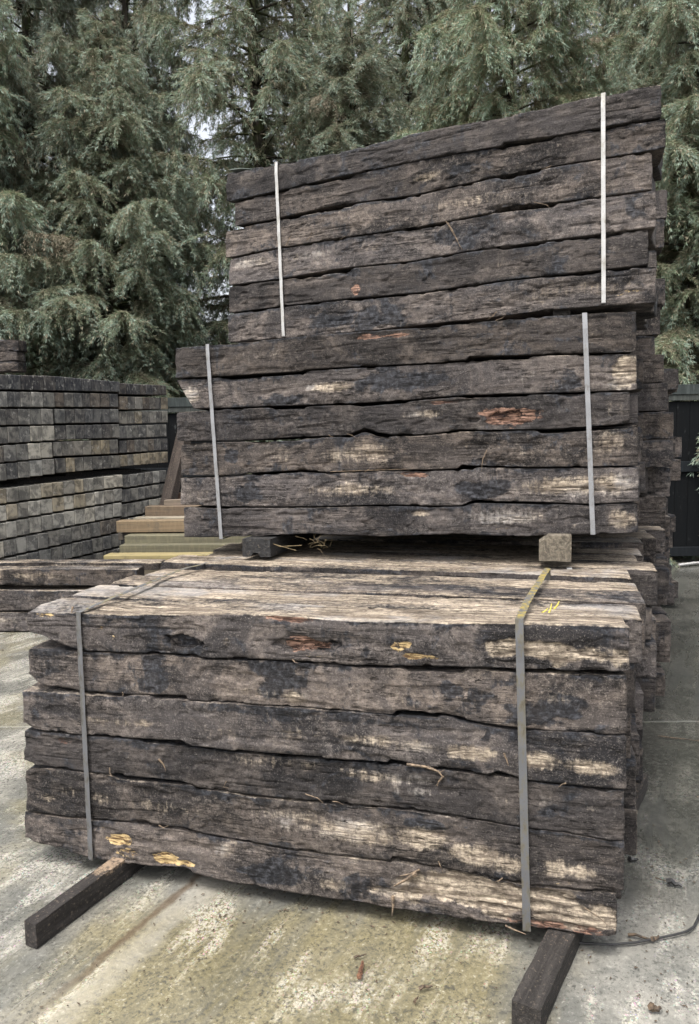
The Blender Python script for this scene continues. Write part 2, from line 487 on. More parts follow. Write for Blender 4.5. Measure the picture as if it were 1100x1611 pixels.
class MB:
    """collects boxes, tubes and strips into one mesh"""
    def __init__(s):
        s.v, s.q, s.t = [], [], []
    def add(s, v, q=(), t=()):
        b = len(s.v)
        s.v += [tuple(map(float, p)) for p in v]
        s.q += [tuple(i + b for i in f) for f in q]
        s.t += [tuple(i + b for i in f) for f in t]
    def box(s, x0, x1, y0, y1, z0, z1, bev=0.004):
        b = min(bev, (x1 - x0) * .3, (y1 - y0) * .3, (z1 - z0) * .3)
        lo, hi = (x0, y0, z0), (x1, y1, z1)
        idx, vs = {}, []
        for sx in (0, 1):
            for sy in (0, 1):
                for sz in (0, 1):
                    for ax in range(3):
                        p = []
                        for k, sg in enumerate((sx, sy, sz)):
                            e = hi[k] if sg else lo[k]
                            p.append(e if k == ax else e + (-b if sg else b))
                        idx[(sx, sy, sz, ax)] = len(vs)
                        vs.append(p)
        q, t = [], []
        g = lambda a, b_, c, ax: idx[(a, b_, c, ax)]
        for e in (0, 1):
            q.append((g(e, 0, 0, 0), g(e, 1, 0, 0), g(e, 1, 1, 0), g(e, 0, 1, 0))[::1 if e else -1])
            q.append((g(0, e, 0, 1), g(0, e, 1, 1), g(1, e, 1, 1), g(1, e, 0, 1))[::1 if e else -1])
            q.append((g(0, 0, e, 2), g(1, 0, e, 2), g(1, 1, e, 2), g(0, 1, e, 2))[::1 if e else -1])
        for a in (0, 1):
            for c in (0, 1):
                q.append((g(0, a, c, 1), g(1, a, c, 1), g(1, a, c, 2), g(0, a, c, 2)))
                q.append((g(a, 0, c, 0), g(a, 1, c, 0), g(a, 1, c, 2), g(a, 0, c, 2)))
                q.append((g(a, c, 0, 0), g(a, c, 1, 0), g(a, c, 1, 1), g(a, c, 0, 1)))
        for k in [(a, b_, c) for a in (0, 1) for b_ in (0, 1) for c in (0, 1)]:
            t.append((g(*k, 0), g(*k, 1), g(*k, 2)))
        s.add(vs, q, t)
    def tube(s, pts, r0, r1=None, n=6):
        pts = [np.asarray(p, float) for p in pts]
        r1 = r0 if r1 is None else r1
        v, q = [], []
        for i, p in enumerate(pts):
            dv = pts[min(i + 1, len(pts) - 1)] - pts[max(i - 1, 0)]
            dv = dv / (np.linalg.norm(dv) + 1e-9)
            a = np.cross(dv, (0.31, 0.2, 0.93))
            a /= np.linalg.norm(a) + 1e-9
            b = np.cross(dv, a)
            rr = r0 + (r1 - r0) * i / (len(pts) - 1)
            for k in range(n):
                th = 2 * math.pi * k / n
                v.append(p + (a * math.cos(th) + b * math.sin(th)) * rr)
        for i in range(len(pts) - 1):
            for k in range(n):
                q.append((i * n + k, i * n + (k + 1) % n, (i + 1) * n + (k + 1) % n, (i + 1) * n + k))
        c0, c1 = len(v), len(v) + 1
        v += [pts[0], pts[-1]]
        t = [(c0, (k + 1) % n, k) for k in range(n)] + [(c1, (len(pts) - 1) * n + k, (len(pts) - 1) * n + (k + 1) % n) for k in range(n)]
        s.add(v, q, t)
    def mesh(s, name, mat, wear=None, smooth_on=False):
        a = None
        if wear is not None:
            a = {"wear": np.tile(np.array(wear, np.float32), (len(s.v), 1))}
        me = set_mesh(name, s.v, s.q, mat, a, s.t, smooth_on)
        import bmesh
        bm = bmesh.new()
        bm.from_mesh(me)
        bmesh.ops.recalc_face_normals(bm, faces=bm.faces)
        bm.to_mesh(me)
        bm.free()
        return me

# stains on the slab, from where they lie in the yard
_a, _b = on_ground(168, 1500), on_ground(300, 1388)
STAIN_P = (_a[0], _a[1])
STAIN_A = math.atan2(_b[1] - _a[1], _b[0] - _a[0])
GROUND_DIR = STAIN_A
JOINT_Y = on_ground(1050, 1131)[1]

OLD, BEAM, PLANK, BEARER = mat_old_wood(), mat_beam(), mat_plank(), mat_bearer()
GREYSTRAP = mat_strap("grey steel band", (0.115, 0.118, 0.126), (0.05, 0.047, 0.044), 0.35)
WHITESTRAP = mat_strap("white band", (0.36, 0.36, 0.355), (0.22, 0.21, 0.185), 0.15)
MIDSTRAP = mat_strap("dull grey band", (0.21, 0.215, 0.225), (0.13, 0.125, 0.118), 0.25)
BOARD, BARK, LEAF = mat_board(), mat_bark(), mat_leaf("spruce needles")
SPLINT = mat_plain("splintered wood", (0.055, 0.042, 0.032), (0.21, 0.155, 0.105), 0.85, 60)
CHIP = mat_plain("bark chips", (0.025, 0.019, 0.014), (0.10, 0.07, 0.045), 0.8, 60)
STRAW = mat_plain("dry straw", (0.07, 0.052, 0.028), (0.24, 0.185, 0.10), 0.8, 50)
BLACK = mat_plain("black rubber", (0.012, 0.012, 0.013), (0.03, 0.03, 0.03), 0.45, 40)

# ------------------------------------------------------------------ an old sleeper
def sleeper_mesh(name, a0, a1, zt, zb, D, nu, nf, ns, seed, slant=(0, 0, 0, 0), patches=(), top_pale=0.0, end_wear=(0.25, 0, 0, 0.2), rough=1.0, base_wear=(0.0, 0, 0, 0.0), backcut=0.0):
    """local x along the sleeper, y back from its front face (front at 0), z up. zt/zb: functions of x giving the top and bottom
    of the front face. slant: shifts of the end cuts (left top, left bottom, right top, right bottom)."""
    r = 0.007
    hm = float(np.mean(zt(np.linspace(a0, a1, 9)) - zb(np.linspace(a0, a1, 9))))
    def side(n, L):
        e = r / L
        return np.concatenate([[0, e], np.linspace(e, 1 - e, n)[1:-1], [1 - e]])
    sf, st = side(nf, hm), side(ns, D)
    pq, nr, front, top = [], [], [], []
    for k, s in enumerate(sf):                       # front, bottom to top
        c = k == 0
        pq.append((0, s)); nr.append((-1, -1 if c else 0)); front.append(1); top.append(0)
    for k, s in enumerate(st):                       # top, front to back
        c = k == 0
        pq.append((s, 1)); nr.append((-1 if c else 0, 1)); front.append(1 if c else 0); top.append(1)
    for k, s in enumerate(sf if nf <= 8 else side(6, hm)):   # back, top to bottom
        c = k == 0
        pq.append((1, 1 - s)); nr.append((1, 1 if c else 0)); front.append(0); top.append(1 if c else 0)
    for k, s in enumerate(side(min(ns, 5), D)):      # underside, back to front
        c = k == 0
        pq.append((1 - s, 0)); nr.append((1 if c else 0, -1)); front.append(0); top.append(0)
    pq, nr = np.array(pq, float), np.array(nr, float)
    nr /= np.linalg.norm(nr, axis=1, keepdims=True)
    corner = (np.abs(nr).min(1) > 0.1)
    front, top = np.array(front, float), np.array(top, float)
    nv = len(pq)
    us = np.linspace(0, 1, nu)
    U, K = np.meshgrid(us, np.arange(nv), indexing='ij')
    U, K = U.ravel(), K.ravel()
    p, q = pq[K, 0], pq[K, 1]
    l0 = a0 + slant[0] * q + slant[1] * (1 - q)
    l1 = a1 + slant[2] * q + slant[3] * (1 - q)
    l1 = l1 - backcut * p
    x = l0 + (l1 - l0) * U
    T, B = zt(x), zb(x)
    # away from the front face the profile is calmer
    Tm, Bm = float(np.mean(zt(us * (a1 - a0) + a0))), float(np.mean(zb(us * (a1 - a0) + a0)))
    k = smooth(p, 0.05, 0.5)
    T = T * (1 - k) + (Tm * 0.5 + T * 0.5) * k
    B = B * (1 - k) + (Bm * 0.5 + B * 0.5) * k
    y = p * D
    z = B + (T - B) * q
    N2 = nr[K]
    cs = corner[K]
    so_ = seed * 3.17
    P3 = np.stack([x + so_, y + so_ * .7, z - so_ * .4], 1)
    dsp = 0.0040 * fbm(P3 * (1.6, 5, 5), seed, 3)
    dsp += 0.0028 * fbm(P3 * (4, 42, 42), seed + 5, 3)
    lump = fbm(P3 * 17, seed + 9, 3)
    dsp += 0.0030 * lump
    dsp += 0.0036 * fbm(P3 * 44, seed + 29, 3)
    dsp -= 0.006 * smooth(fbm(P3 * (7, 20, 20), seed + 33, 3), 0.12, 0.30)
    ck = fbm(P3 * (0.9, 30, 30), seed + 13, 2)
    dsp -= 0.007 * smooth(-np.abs(ck), -0.035, 0.0) * smooth(fbm(P3 * (1.5, 9, 9), seed + 21, 2), -0.05, 0.3)
    dsp *= rough
    gen = dsp.copy()
    # broken and rounded arrises
    ed = np.minimum(np.minimum(q, 1 - q) * hm, 1)
    eb = np.minimum(p, 1 - p) * D
    near = np.maximum(ed, eb)                        # distance to the nearest arris along the face
    ch = smooth(fbm(P3 * (10, 9, 9), seed + 31, 3), 0.16, 0.34)
    inw = np.exp(-near / 0.013) * (0.0010 + 0.011 * ch) * rough
    dsp -= inw
    # broken ends
    de = np.minimum(U, 1 - U) * (a1 - a0)
    dsp -= np.exp(-de / 0.02) * (0.001 + 0.010 * smooth(fbm(P3 * 9, seed + 41, 2), -0.1, 0.6))
    wear = np.zeros((len(x), 4))
    wear[:] = base_wear
    isf = front[K] > 0
    for (cx, cz, rx, rz, kind, s) in patches:
        e = np.sqrt(((x - cx) / rx) ** 2 + ((z - cz) / rz) ** 2)
        wob = e + 1.1 * fbm(P3 * (9, 16, 16), seed + int(cx * 100) % 97, 4)
        m = (1 - smooth(wob, 0.55, 1.25)) * isf
        if kind == 'hole':
            wob = e + 1.7 * fbm(P3 * (14, 20, 20), seed + 71, 4)
            dsp -= s * (1 - smooth(wob, 0.75, 0.95)) * isf
            wear[:, 3] = np.maximum(wear[:, 3], m * 0.6)
        elif kind == 'split':
            rg = np.abs(fbm(P3 * (1.6, 55, 55), seed + 51, 3))
            dsp -= m * (0.006 + 0.016 * rg)
            wear[:, 0] = np.maximum(wear[:, 0], m * s)
            wear[:, 1] = np.maximum(wear[:, 1], m * 0.45 * smooth(rg, 0.1, 0.4))
        elif kind == 'pale':
            wear[:, 0] = np.maximum(wear[:, 0], (1 - smooth(e, 0.15, 1.45)) * isf * s)
        elif kind == 'straw':
            wear[:, 1] = np.maximum(wear[:, 1], m * s)
            dsp -= m * 0.006
        elif kind == 'rust':
            wear[:, 2] = np.maximum(wear[:, 2], m * s)
            dsp -= m * 0.010 * np.abs(fbm(P3 * (4, 40, 40), seed + 3, 2)) + m * 0.004
        elif kind == 'tar':
            wear[:, 3] = np.maximum(wear[:, 3], m * s)
    # tar band along the arrises; also paints the shade of the seams darker
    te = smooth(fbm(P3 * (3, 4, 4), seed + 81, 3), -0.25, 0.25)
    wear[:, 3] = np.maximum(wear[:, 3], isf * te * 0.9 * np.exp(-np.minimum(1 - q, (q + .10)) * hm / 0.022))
    tz = smooth(fbm(np.stack([x * .9 + so_ * 2, y * 5 + so_, 0 * x], 1), seed + 91, 3), -0.10, 0.22)
    wear[:, 0] = np.maximum(wear[:, 0], top[K] * top_pale * (1 - .38 * tz))
    wear[:, 3] = np.maximum(wear[:, 3], top[K] * tz * .5)
    y = y + N2[:, 0] * dsp
    z = z + N2[:, 1] * (gen * .30 + (dsp - gen) * .8)
    verts = np.stack([x, y, z], 1)
    I, J = np.meshgrid(np.arange(nu - 1), np.arange(nv), indexing='ij')
    I, J = I.ravel(), J.ravel()
    J2 = (J + 1) % nv
    quads = np.stack([I * nv + J, (I + 1) * nv + J, (I + 1) * nv + J2, I * nv + J2], 1)
    # end cuts
    allv, allq, tris, allw = [verts], [quads], [], [wear]
    nbase = len(verts)
    for end in (0, 1):
        ring0 = (np.arange(nv) if end == 0 else (nu - 1) * nv + np.arange(nv))
        pts = verts[ring0]
        cen = pts.mean(0)
        prev = ring0
        for s in (0.93, 0.72, 0.42):
            rp = cen + (pts - cen) * s
            bump_ = 0.004 + 0.006 * fbm(rp * 30 + so_, seed + 61 + end, 2)
            rp[:, 0] += (-1 if end == 0 else 1) * bump_
            idx = nbase + np.arange(nv)
            allv.append(rp)
            allw.append(np.tile(end_wear, (nv, 1)))
            nbase += nv
            a, b = prev, np.roll(prev, -1)
            c, d_ = np.roll(idx, -1), idx
            allq.append(np.stack([a, b, c, d_] if end == 0 else [a, d_, c, b], 1))
            prev = idx
        allv.append(cen[None])
        allw.append(np.array([end_wear]))
        a, b = prev, np.roll(prev, -1)
        cc = np.full(nv, nbase)
        nbase += 1
        tris.append(np.stack([a, b, cc] if end == 0 else [b, a, cc], 1))
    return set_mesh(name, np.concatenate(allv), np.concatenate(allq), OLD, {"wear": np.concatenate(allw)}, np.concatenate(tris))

class Bundle:
    def __init__(s, c, yaw, tilt, lean):
        s.c = np.array(c, float)
        cy, sy, ct, st = math.cos(yaw), math.sin(yaw), math.cos(tilt), math.sin(tilt)
        s.u = np.array([cy * ct, sy * ct, st])
        n = np.array([-sy, cy, 0.0])
        w0 = np.cross(s.u, n)
        s.w = w0 * math.cos(lean) + n * math.sin(lean)
        s.n = np.cross(s.w, s.u)
    def uv(s, px, py, dep=0.0):
        p = on_plane(px, py, s.c + s.n * dep, s.n) - s.c
        return float(p @ s.u), float(p @ s.w)
    def pt(s, a, dep, b):
        return s.c + s.u * a + s.n * dep + s.w * b
    def mat(s, a, dep, b):
        return frame(s.pt(a, dep, b), s.u, s.n, s.w)

LOW = Bundle((-0.270, 2.950, CAM_Z - 1.847), R(-16.23), R(0.3), R(0.4))
MID = Bundle((0.248, 4.200, CAM_Z - 0.544), R(-14.6), R(1.3), R(0.3))
TOP = Bundle((0.387, 4.412, CAM_Z + 0.647), R(-26.8), R(-0.55), R(0.1))

LOW_SEAMS = [
 [(42, 962), (84, 964), (204, 967), (305, 967), (422, 967), (540, 976), (693, 980), (812, 981), (947, 985), (990, 987)],
 [(41, 993), (62, 999), (84, 1008), (127, 1024), (204, 1027), (280, 1029), (336, 1036), (417, 1037), (560, 1047), (667, 1048), (769, 1051), (845, 1054), (988, 1058)],
 [(48, 1064), (56, 1071), (66, 1077), (127, 1087), (204, 1092), (293, 1094), (296, 1102), (356, 1105), (458, 1112), (560, 1119), (619, 1124), (622, 1119), (688, 1124), (744, 1134), (820, 1147), (896, 1151), (984, 1157)],
 [(38, 1140), (51, 1148), (127, 1156), (204, 1161), (285, 1165), (299, 1173), (407, 1186), (560, 1197), (610, 1201), (614, 1195), (634, 1198), (640, 1203), (693, 1209), (770, 1219), (782, 1213), (800, 1218), (825, 1227), (947, 1240), (983, 1242)],
 [(41, 1196), (56, 1204), (127, 1213), (204, 1221), (285, 1229), (316, 1240), (407, 1252), (560, 1266), (642, 1272), (718, 1283), (825, 1302), (896, 1311), (960, 1323), (980, 1324)],
 [(40, 1275), (127, 1288), (214, 1293), (290, 1302), (320, 1311), (356, 1319), (458, 1336), (560, 1349), (614, 1354), (617, 1347), (640, 1352), (660, 1358), (693, 1364), (825, 1391), (896, 1398), (980, 1403)],
 [(40, 1321), (60, 1328), (76, 1331), (110, 1340), (137, 1349), (180, 1356), (234, 1362), (290, 1367), (305, 1374), (356, 1387), (458, 1405), (560, 1420), (591, 1425), (667, 1438), (744, 1448), (830, 1457), (896, 1469), (968, 1477)]]
LOW_TOPS = {1: [(43, 1021), (127, 1026)], 2: [(33, 1087), (66, 1089)], 3: [(38, 1150), (62, 1152)], 4: [(41, 1212), (72, 1210)], 5: [(37, 1277), (60, 1282)]}
LOW_ENDS = [(42, 990), (44, 985), (35, 984), (38, 981), (41, 981), (38, 969)]
LOW_GAPS = {1: [(560, 640, 3), (640, 730, 8), (770, 985, 4)], 2: [(127, 200, 5), (240, 294, 7), (620, 690, 7), (720, 830, 5)],
            3: [(225, 298, 6), (612, 638, 5), (774, 800, 6), (940, 958, 5)], 4: [(180, 290, 7), (380, 560, 3), (620, 720, 4)],
            5: [(215, 300, 5), (616, 650, 7), (830, 980, 3)]}
MID_SEAMS = [
 [(276, 547), (324, 544), (396, 537), (487, 528), (578, 521), (680, 514), (795, 503), (879, 496), (947, 492), (1000, 490)],
 [(277, 595), (360, 591), (474, 584), (480, 581), (578, 576), (680, 571), (733, 566), (738, 560), (833, 558), (917, 556), (1001, 554)],
 [(305, 643), (396, 640), (478, 637), (578, 634), (680, 626), (737, 621), (833, 619), (924, 616), (999, 614)],
 [(280, 694), (374, 693), (474, 687), (545, 685), (562, 678), (574, 673), (590, 679), (612, 683), (646, 684), (680, 682), (718, 677), (795, 676), (871, 675), (928, 671), (992, 666)],
 [(286, 748), (351, 748), (396, 744), (478, 739), (515, 743), (601, 739), (680, 739), (720, 737), (726, 731), (745, 733), (833, 735), (928, 734), (1003, 733)],
 [(290, 794), (351, 797), (487, 797), (624, 794), (680, 796), (730, 795), (745, 788), (859, 790), (928, 793), (1003, 789)],
 [(290, 845), (346, 845), (396, 844), (487, 839), (601, 844), (680, 841), (795, 843), (844, 844), (890, 841), (947, 840), (1002, 838)]]
MID_TOPS = {1: [(278, 599)], 2: [(277, 647), (300, 647)], 3: [(285, 698)], 4: [(284, 752)], 5: [(290, 798)]}
MID_ENDS = [(276, 1000), (279, 1001), (278, 990), (285, 1003), (284, 1004), (290, 1002)]
MID_GAPS = {1: [(360, 478, 4), (736, 833, 6)], 2: [(430, 480, 5), (560, 640, 4), (730, 830, 4)], 3: [(396, 474, 4), (548, 612, 5), (850, 990, 6)],
            4: [(400, 480, 3), (721, 745, 6)], 5: [(310, 360, 3), (740, 860, 3)]}
TOP_SEAMS = [
 [(356, 272), (430, 258), (547, 237), (651, 210), (755, 189), (858, 170), (948, 149), (1038, 132)],
 [(359, 317), (444, 298), (520, 280), (554, 273), (685, 246), (789, 229), (793, 224), (893, 210), (948, 199), (1038, 184)],
 [(371, 355), (430, 345), (520, 324), (554, 319), (651, 307), (775, 279), (893, 257), (1045, 233)],
 [(361, 405), (430, 391), (547, 372), (651, 358), (775, 334), (790, 326), (872, 318), (948, 309), (1024, 298)],
 [(364, 448), (444, 438), (520, 424), (554, 420), (651, 410), (734, 395), (789, 388), (893, 374), (1031, 357)],
 [(363, 492), (444, 481), (554, 469), (672, 459), (789, 441), (948, 424), (1021, 416)],
 [(361, 538), (471, 530), (582, 520), (644, 513), (680, 509), (740, 503), (870, 487), (947, 481), (1030, 476)]]
TOP_TOPS = {1: [(369, 317)], 2: [(355, 362), (430, 348)], 3: [(361, 408)], 4: [(361, 451)], 5: [(359, 495)]}
TOP_ENDS = [(356, 1039), (369, 1046), (355, 1025), (361, 1031), (361, 1019), (359, 1031)]
TOP_GAPS = {1: [(490, 552, 5), (792, 870, 7), (1000, 1038, 4)], 2: [(480, 556, 5), (790, 850, 5)], 3: [(640, 700, 4), (785, 872, 7)],
            4: [(470, 552, 6), (790, 850, 5), (900, 980, 4)], 5: [(560, 640, 3), (860, 940, 3)]}

PATCH = {
 ('low', 0): [(460, 973, 55, 7, 'rust', .95), (470, 1016, 52, 13, 'rust', 1), (470, 1014, 48, 9, 'hole', .02), (497, 1030, 22, 9, 'straw', .6), (285, 1010, 24, 11, 'hole', .035),
   (630, 1017, 22, 11, 'straw', 1), (668, 1034, 34, 5, 'straw', 1), (880, 1028, 125, 20, 'split', .95), (357, 1010, 12, 12, 'pale', .55), (65, 968, 20, 5, 'straw', .7), (158, 988, 10, 6, 'straw', .6),
   (176, 1003, 9, 6, 'straw', .55), (560, 1010, 60, 20, 'tar', .3)],
 ('low', 1): [(465, 1098, 22, 14, 'pale', .75), (400, 1090, 50, 12, 'pale', .35), (590, 1095, 70, 20, 'pale', .25), (880, 1095, 50, 20, 'pale', .35), (240, 1055, 26, 28, 'tar', .8), (440, 1065, 34, 34, 'tar', .9), (850, 1120, 80, 30, 'tar', .8), (95, 1055, 30, 15, 'pale', .3), (700, 1090, 60, 30, 'tar', .6)],
 ('low', 2): [(170, 1135, 60, 12, 'pale', .4), (225, 1138, 25, 10, 'pale', .55), (330, 1152, 80, 16, 'pale', .35), (480, 1158, 80, 16, 'pale', .4), (580, 1165, 70, 14, 'pale', .6), (660, 1175, 60, 14, 'pale', .75), (740, 1185, 60, 16, 'pale', .9),
   (850, 1196, 40, 20, 'pale', 1), (930, 1208, 55, 17, 'pale', .95), (500, 1128, 240, 10, 'tar', .5)],
 ('low', 3): [(430, 1200, 120, 15, 'pale', .38), (600, 1222, 110, 14, 'pale', .6), (660, 1245, 60, 12, 'pale', .4), (120, 1168, 30, 6, 'rust', .7), (100, 1166, 16, 5, 'straw', .45), (850, 1265, 120, 20, 'pale', .25), (930, 1272, 25, 10, 'pale', .45)],
 ('low', 4): [(75, 1255, 18, 9, 'pale', .6), (115, 1245, 30, 14, 'pale', .5), (157, 1255, 24, 16, 'pale', .6), (260, 1270, 80, 14, 'pale', .4), (470, 1290, 90, 20, 'pale', .55), (560, 1308, 80, 24, 'pale', .8), (660, 1318, 60, 22, 'pale', .7), (745, 1345, 55, 20, 'pale', .85),
   (800, 1360, 30, 22, 'pale', .8), (880, 1366, 30, 18, 'pale', .8), (915, 1372, 30, 14, 'pale', .85), (920, 1394, 60, 6, 'straw', .6), (690, 1300, 60, 10, 'tar', .8)],
 ('low', 5): [(190, 1322, 30, 11, 'straw', 1), (172, 1305, 30, 4, 'straw', .7), (205, 1345, 18, 9, 'straw', .65), (258, 1349, 22, 10, 'straw', 1), (282, 1359, 24, 6, 'straw', 1), (355, 1340, 22, 18, 'pale', .55), (520, 1392, 28, 14, 'pale', .7), (370, 1325, 14, 12, 'pale', .45),
   (750, 1405, 170, 30, 'split', .9), (890, 1438, 110, 26, 'split', 1), (880, 1462, 90, 8, 'rust', .8), (430, 1370, 60, 25, 'tar', .9), (560, 1395, 50, 25, 'tar', .6)],
 ('mid', 0): [(610, 528, 50, 5, 'rust', .85), (400, 560, 60, 14, 'pale', .3), (900, 530, 40, 14, 'pale', .2)],
 ('mid', 1): [(520, 608, 45, 10, 'pale', .8), (985, 588, 26, 26, 'split', .85), (800, 595, 70, 14, 'pale', .35), (620, 600, 120, 16, 'tar', .7), (440, 628, 40, 10, 'tar', 1), (300, 622, 16, 18, 'pale', .8)],
 ('mid', 2): [(800, 654, 60, 16, 'rust', 1), (700, 632, 45, 4, 'rust', .8), (665, 652, 40, 10, 'pale', .6), (960, 645, 40, 16, 'pale', .35), (790, 668, 70, 6, 'straw', .35), (800, 656, 40, 8, 'hole', .014)],
 ('mid', 3): [(560, 712, 80, 22, 'pale', .62), (430, 715, 60, 18, 'pale', .35), (960, 695, 40, 24, 'pale', .5), (850, 705, 60, 20, 'pale', .3), (735, 712, 30, 18, 'split', .35), (362, 720, 10, 12, 'tar', 1)],
 ('mid', 4): [(560, 772, 100, 16, 'pale', .55), (890, 765, 85, 20, 'pale', .9), (970, 762, 40, 22, 'pale', .95), (655, 748, 22, 5, 'rust', .9), (320, 775, 40, 14, 'pale', .35), (390, 775, 30, 14, 'tar', .9), (760, 770, 40, 18, 'tar', .9)],
 ('mid', 5): [(790, 815, 80, 16, 'pale', .6), (980, 818, 30, 20, 'pale', .75), (970, 830, 25, 8, 'straw', .45), (660, 808, 20, 6, 'pale', .7), (900, 825, 60, 14, 'pale', .35), (780, 830, 30, 6, 'straw', .4)],
 ('top', 0): [(930, 185, 90, 18, 'pale', .32), (560, 240, 60, 14, 'pale', .25), (390, 285, 30, 14, 'pale', .25)],
 ('top', 1): [(670, 278, 30, 9, 'pale', .7), (740, 262, 40, 10, 'tar', .6), (1000, 215, 40, 6, 'straw', .5), (900, 225, 60, 14, 'pale', .2)],
 ('top', 2): [(760, 312, 120, 12, 'pale', .4), (620, 345, 50, 10, 'pale', .35), (368, 382, 8, 10, 'straw', .4)],
 ('top', 3): [(395, 412, 40, 10, 'pale', .6), (480, 402, 60, 9, 'pale', .5), (560, 395, 50, 8, 'pale', .35), (720, 375, 60, 20, 'tar', .8), (1000, 330, 30, 16, 'tar', .6)],
 ('top', 4): [(980, 385, 35, 14, 'pale', .35), (560, 455, 8, 10, 'rust', .9), (800, 410, 60, 16, 'pale', .2)],
 ('top', 5): [(900, 455, 90, 16, 'split', .35), (960, 450, 50, 12, 'pale', .4), (570, 500, 70, 16, 'tar', .9), (990, 460, 30, 4, 'straw', .6)],
}
LABELS = {
 'low': ["topmost front sleeper of the nearest bundle, orange rot and a pale split right end",
         "dark tar-streaked sleeper second from the top in the front of the nearest bundle",
         "sleeper with a long pale worn band, third from the top of the nearest bundle",
         "brown sleeper with hanging splinters, fourth from the top of the nearest bundle",
         "sleeper with broad whitish patches, second from the bottom of the nearest bundle",
         "lowest front sleeper of the nearest bundle, yellow broken patches and a split right half"],
 'mid': ["plain brown top front sleeper of the middle strapped bundle",
         "blackish sleeper with a broken lower left corner, second in the middle bundle",
         "sleeper with a reddish rotten gash, third from the top of the middle bundle",
         "sleeper with a crushed knot, fourth from the top of the middle bundle",
         "sleeper with a pale tan right end, second from the bottom of the middle bundle",
         "lowest front sleeper of the middle bundle, resting on two short bearers"],
 'top': ["highest front sleeper of the whole stack, bare sloping top against the trees",
         "second sleeper from the top of the uppermost bundle, longest at the right",
         "third sleeper from the top of the uppermost bundle, set back at its right end",
         "sleeper with tan left end and black stain, fourth in the uppermost bundle",
         "fifth sleeper from the top of the uppermost bundle, shortest at the right",
         "lowest sleeper of the uppermost bundle, frayed underside above a dark gap"],
}
GROUP = {'low': "old sleepers in the nearest bundle", 'mid': "old sleepers in the middle bundle", 'top': "old sleepers in the uppermost bundle"}
front_obj = {}

def gap_at(gaps, x):
    g = np.full_like(x, 2.2)
    for (x0, x1, v) in gaps:
        m = smooth(x, x0 - 8, x0 + 4) * (1 - smooth(x, x1 - 1.5, x1 + 2))
        g = np.maximum(g, 2.2 + (v + .8 - 2.2) * m)
    return g

def front_column(key, Bn, seams, tops, ends, gaps, D, dep, nu):
    for k in range(6):
        dd = dep[k]
        x0, x1 = ends[k]
        xs = np.linspace(x0, x1, 420)
        sm = np.array(seams[k + 1], float)
        bot = np.interp(xs, sm[:, 0], sm[:, 1])
        su = np.array(seams[k], float)
        up = np.interp(xs, su[:, 0], su[:, 1])
        if k:
            up = up + gap_at(gaps.get(k, []), xs)
            # the upper arris does not follow every notch of the sleeper above it
            kk = np.ones(7) / 7
            upp = np.pad(up, 3, mode='edge')
            upf = np.convolve(upp, kk, 'valid')
            up = np.maximum(up, upf)
            tp = tops.get(k)
            if tp:
                tp = np.array(tp, float)
                m = xs <= tp[-1, 0]
                up[m] = np.interp(xs[m], tp[:, 0], tp[:, 1])
                j = 40
                i1 = int(m.sum())
                if i1 < len(xs) - j and i1 > 0:
                    t_ = np.linspace(0, 1, j)
                    up[i1:i1 + j] = up[i1 - 1] * (1 - t_) + up[i1 + j - 1] * t_
        if key == 'mid' and k == 1:                  # the broken lower corner
            bot = np.where(xs < 305, 601 + (xs - 279) * (643 - 601) / 26, bot)
        A = np.array([Bn.uv(a, b, dd) for a, b in zip(xs, up)])
        Bv = np.array([Bn.uv(a, b, dd) for a, b in zip(xs, bot)])
        am = 0.5 * (A[0, 0] + A[-1, 0])
        bm = 0.5 * (A[:, 1].mean() + Bv[:, 1].mean())
        fz = lambda q, T=A: np.interp(q, T[:, 0] - am, T[:, 1] - bm)
        fb = lambda q, T=Bv: np.interp(q, T[:, 0] - am, T[:, 1] - bm)
        a0, a1 = A[0, 0] - am, A[-1, 0] - am
        pats = []
        for (px, py, rx, ry, kind, s) in PATCH.get((key, k), []):
            c = Bn.uv(px, py, dd)
            ex = Bn.uv(px + rx, py, dd)
            ey = Bn.uv(px, py - ry, dd)
            pats.append((c[0] - am, c[1] - bm, abs(ex[0] - c[0]), abs(ey[1] - c[1]), kind, s))
        slant = (0, Bv[0, 0] - A[0, 0], 0, Bv[-1, 0] - A[-1, 0])
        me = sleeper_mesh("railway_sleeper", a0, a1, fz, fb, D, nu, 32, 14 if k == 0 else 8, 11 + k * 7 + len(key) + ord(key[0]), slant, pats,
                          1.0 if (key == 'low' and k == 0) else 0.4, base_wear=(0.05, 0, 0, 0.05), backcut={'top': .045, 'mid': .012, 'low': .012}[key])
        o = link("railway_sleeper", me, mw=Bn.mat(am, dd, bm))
        tag(o, LABELS[key][k], "sleeper", GROUP[key])
        front_obj[(key, k)] = (o, am, bm, dd)
        Bn.__dict__.setdefault('layers', []).append((Bv[:, 1].mean(), A[:, 1].mean(), Bv, A))

front_column('low', LOW, LOW_SEAMS, LOW_TOPS, LOW_ENDS, LOW_GAPS, 0.25, [0.004, 0.010, 0.0, 0.008, 0.003, 0.006], 420)
front_column('mid', MID, MID_SEAMS, MID_TOPS, MID_ENDS, MID_GAPS, 0.25, [0.0, 0.008, 0.004, 0.0, 0.006, 0.002], 340)
front_column('top', TOP, TOP_SEAMS, TOP_TOPS, TOP_ENDS, TOP_GAPS, 0.25, [0.0, 0.012, 0.0, 0.006, 0.002, 0.0], 340)

ORD = ["first", "second", "third", "fourth", "fifth", "sixth", "seventh", "eighth", "ninth", "tenth", "eleventh", "twelfth", "thirteenth", "fourteenth", "fifteenth"]
LAY = ["top", "second", "third", "fourth", "fifth", "lowest"]
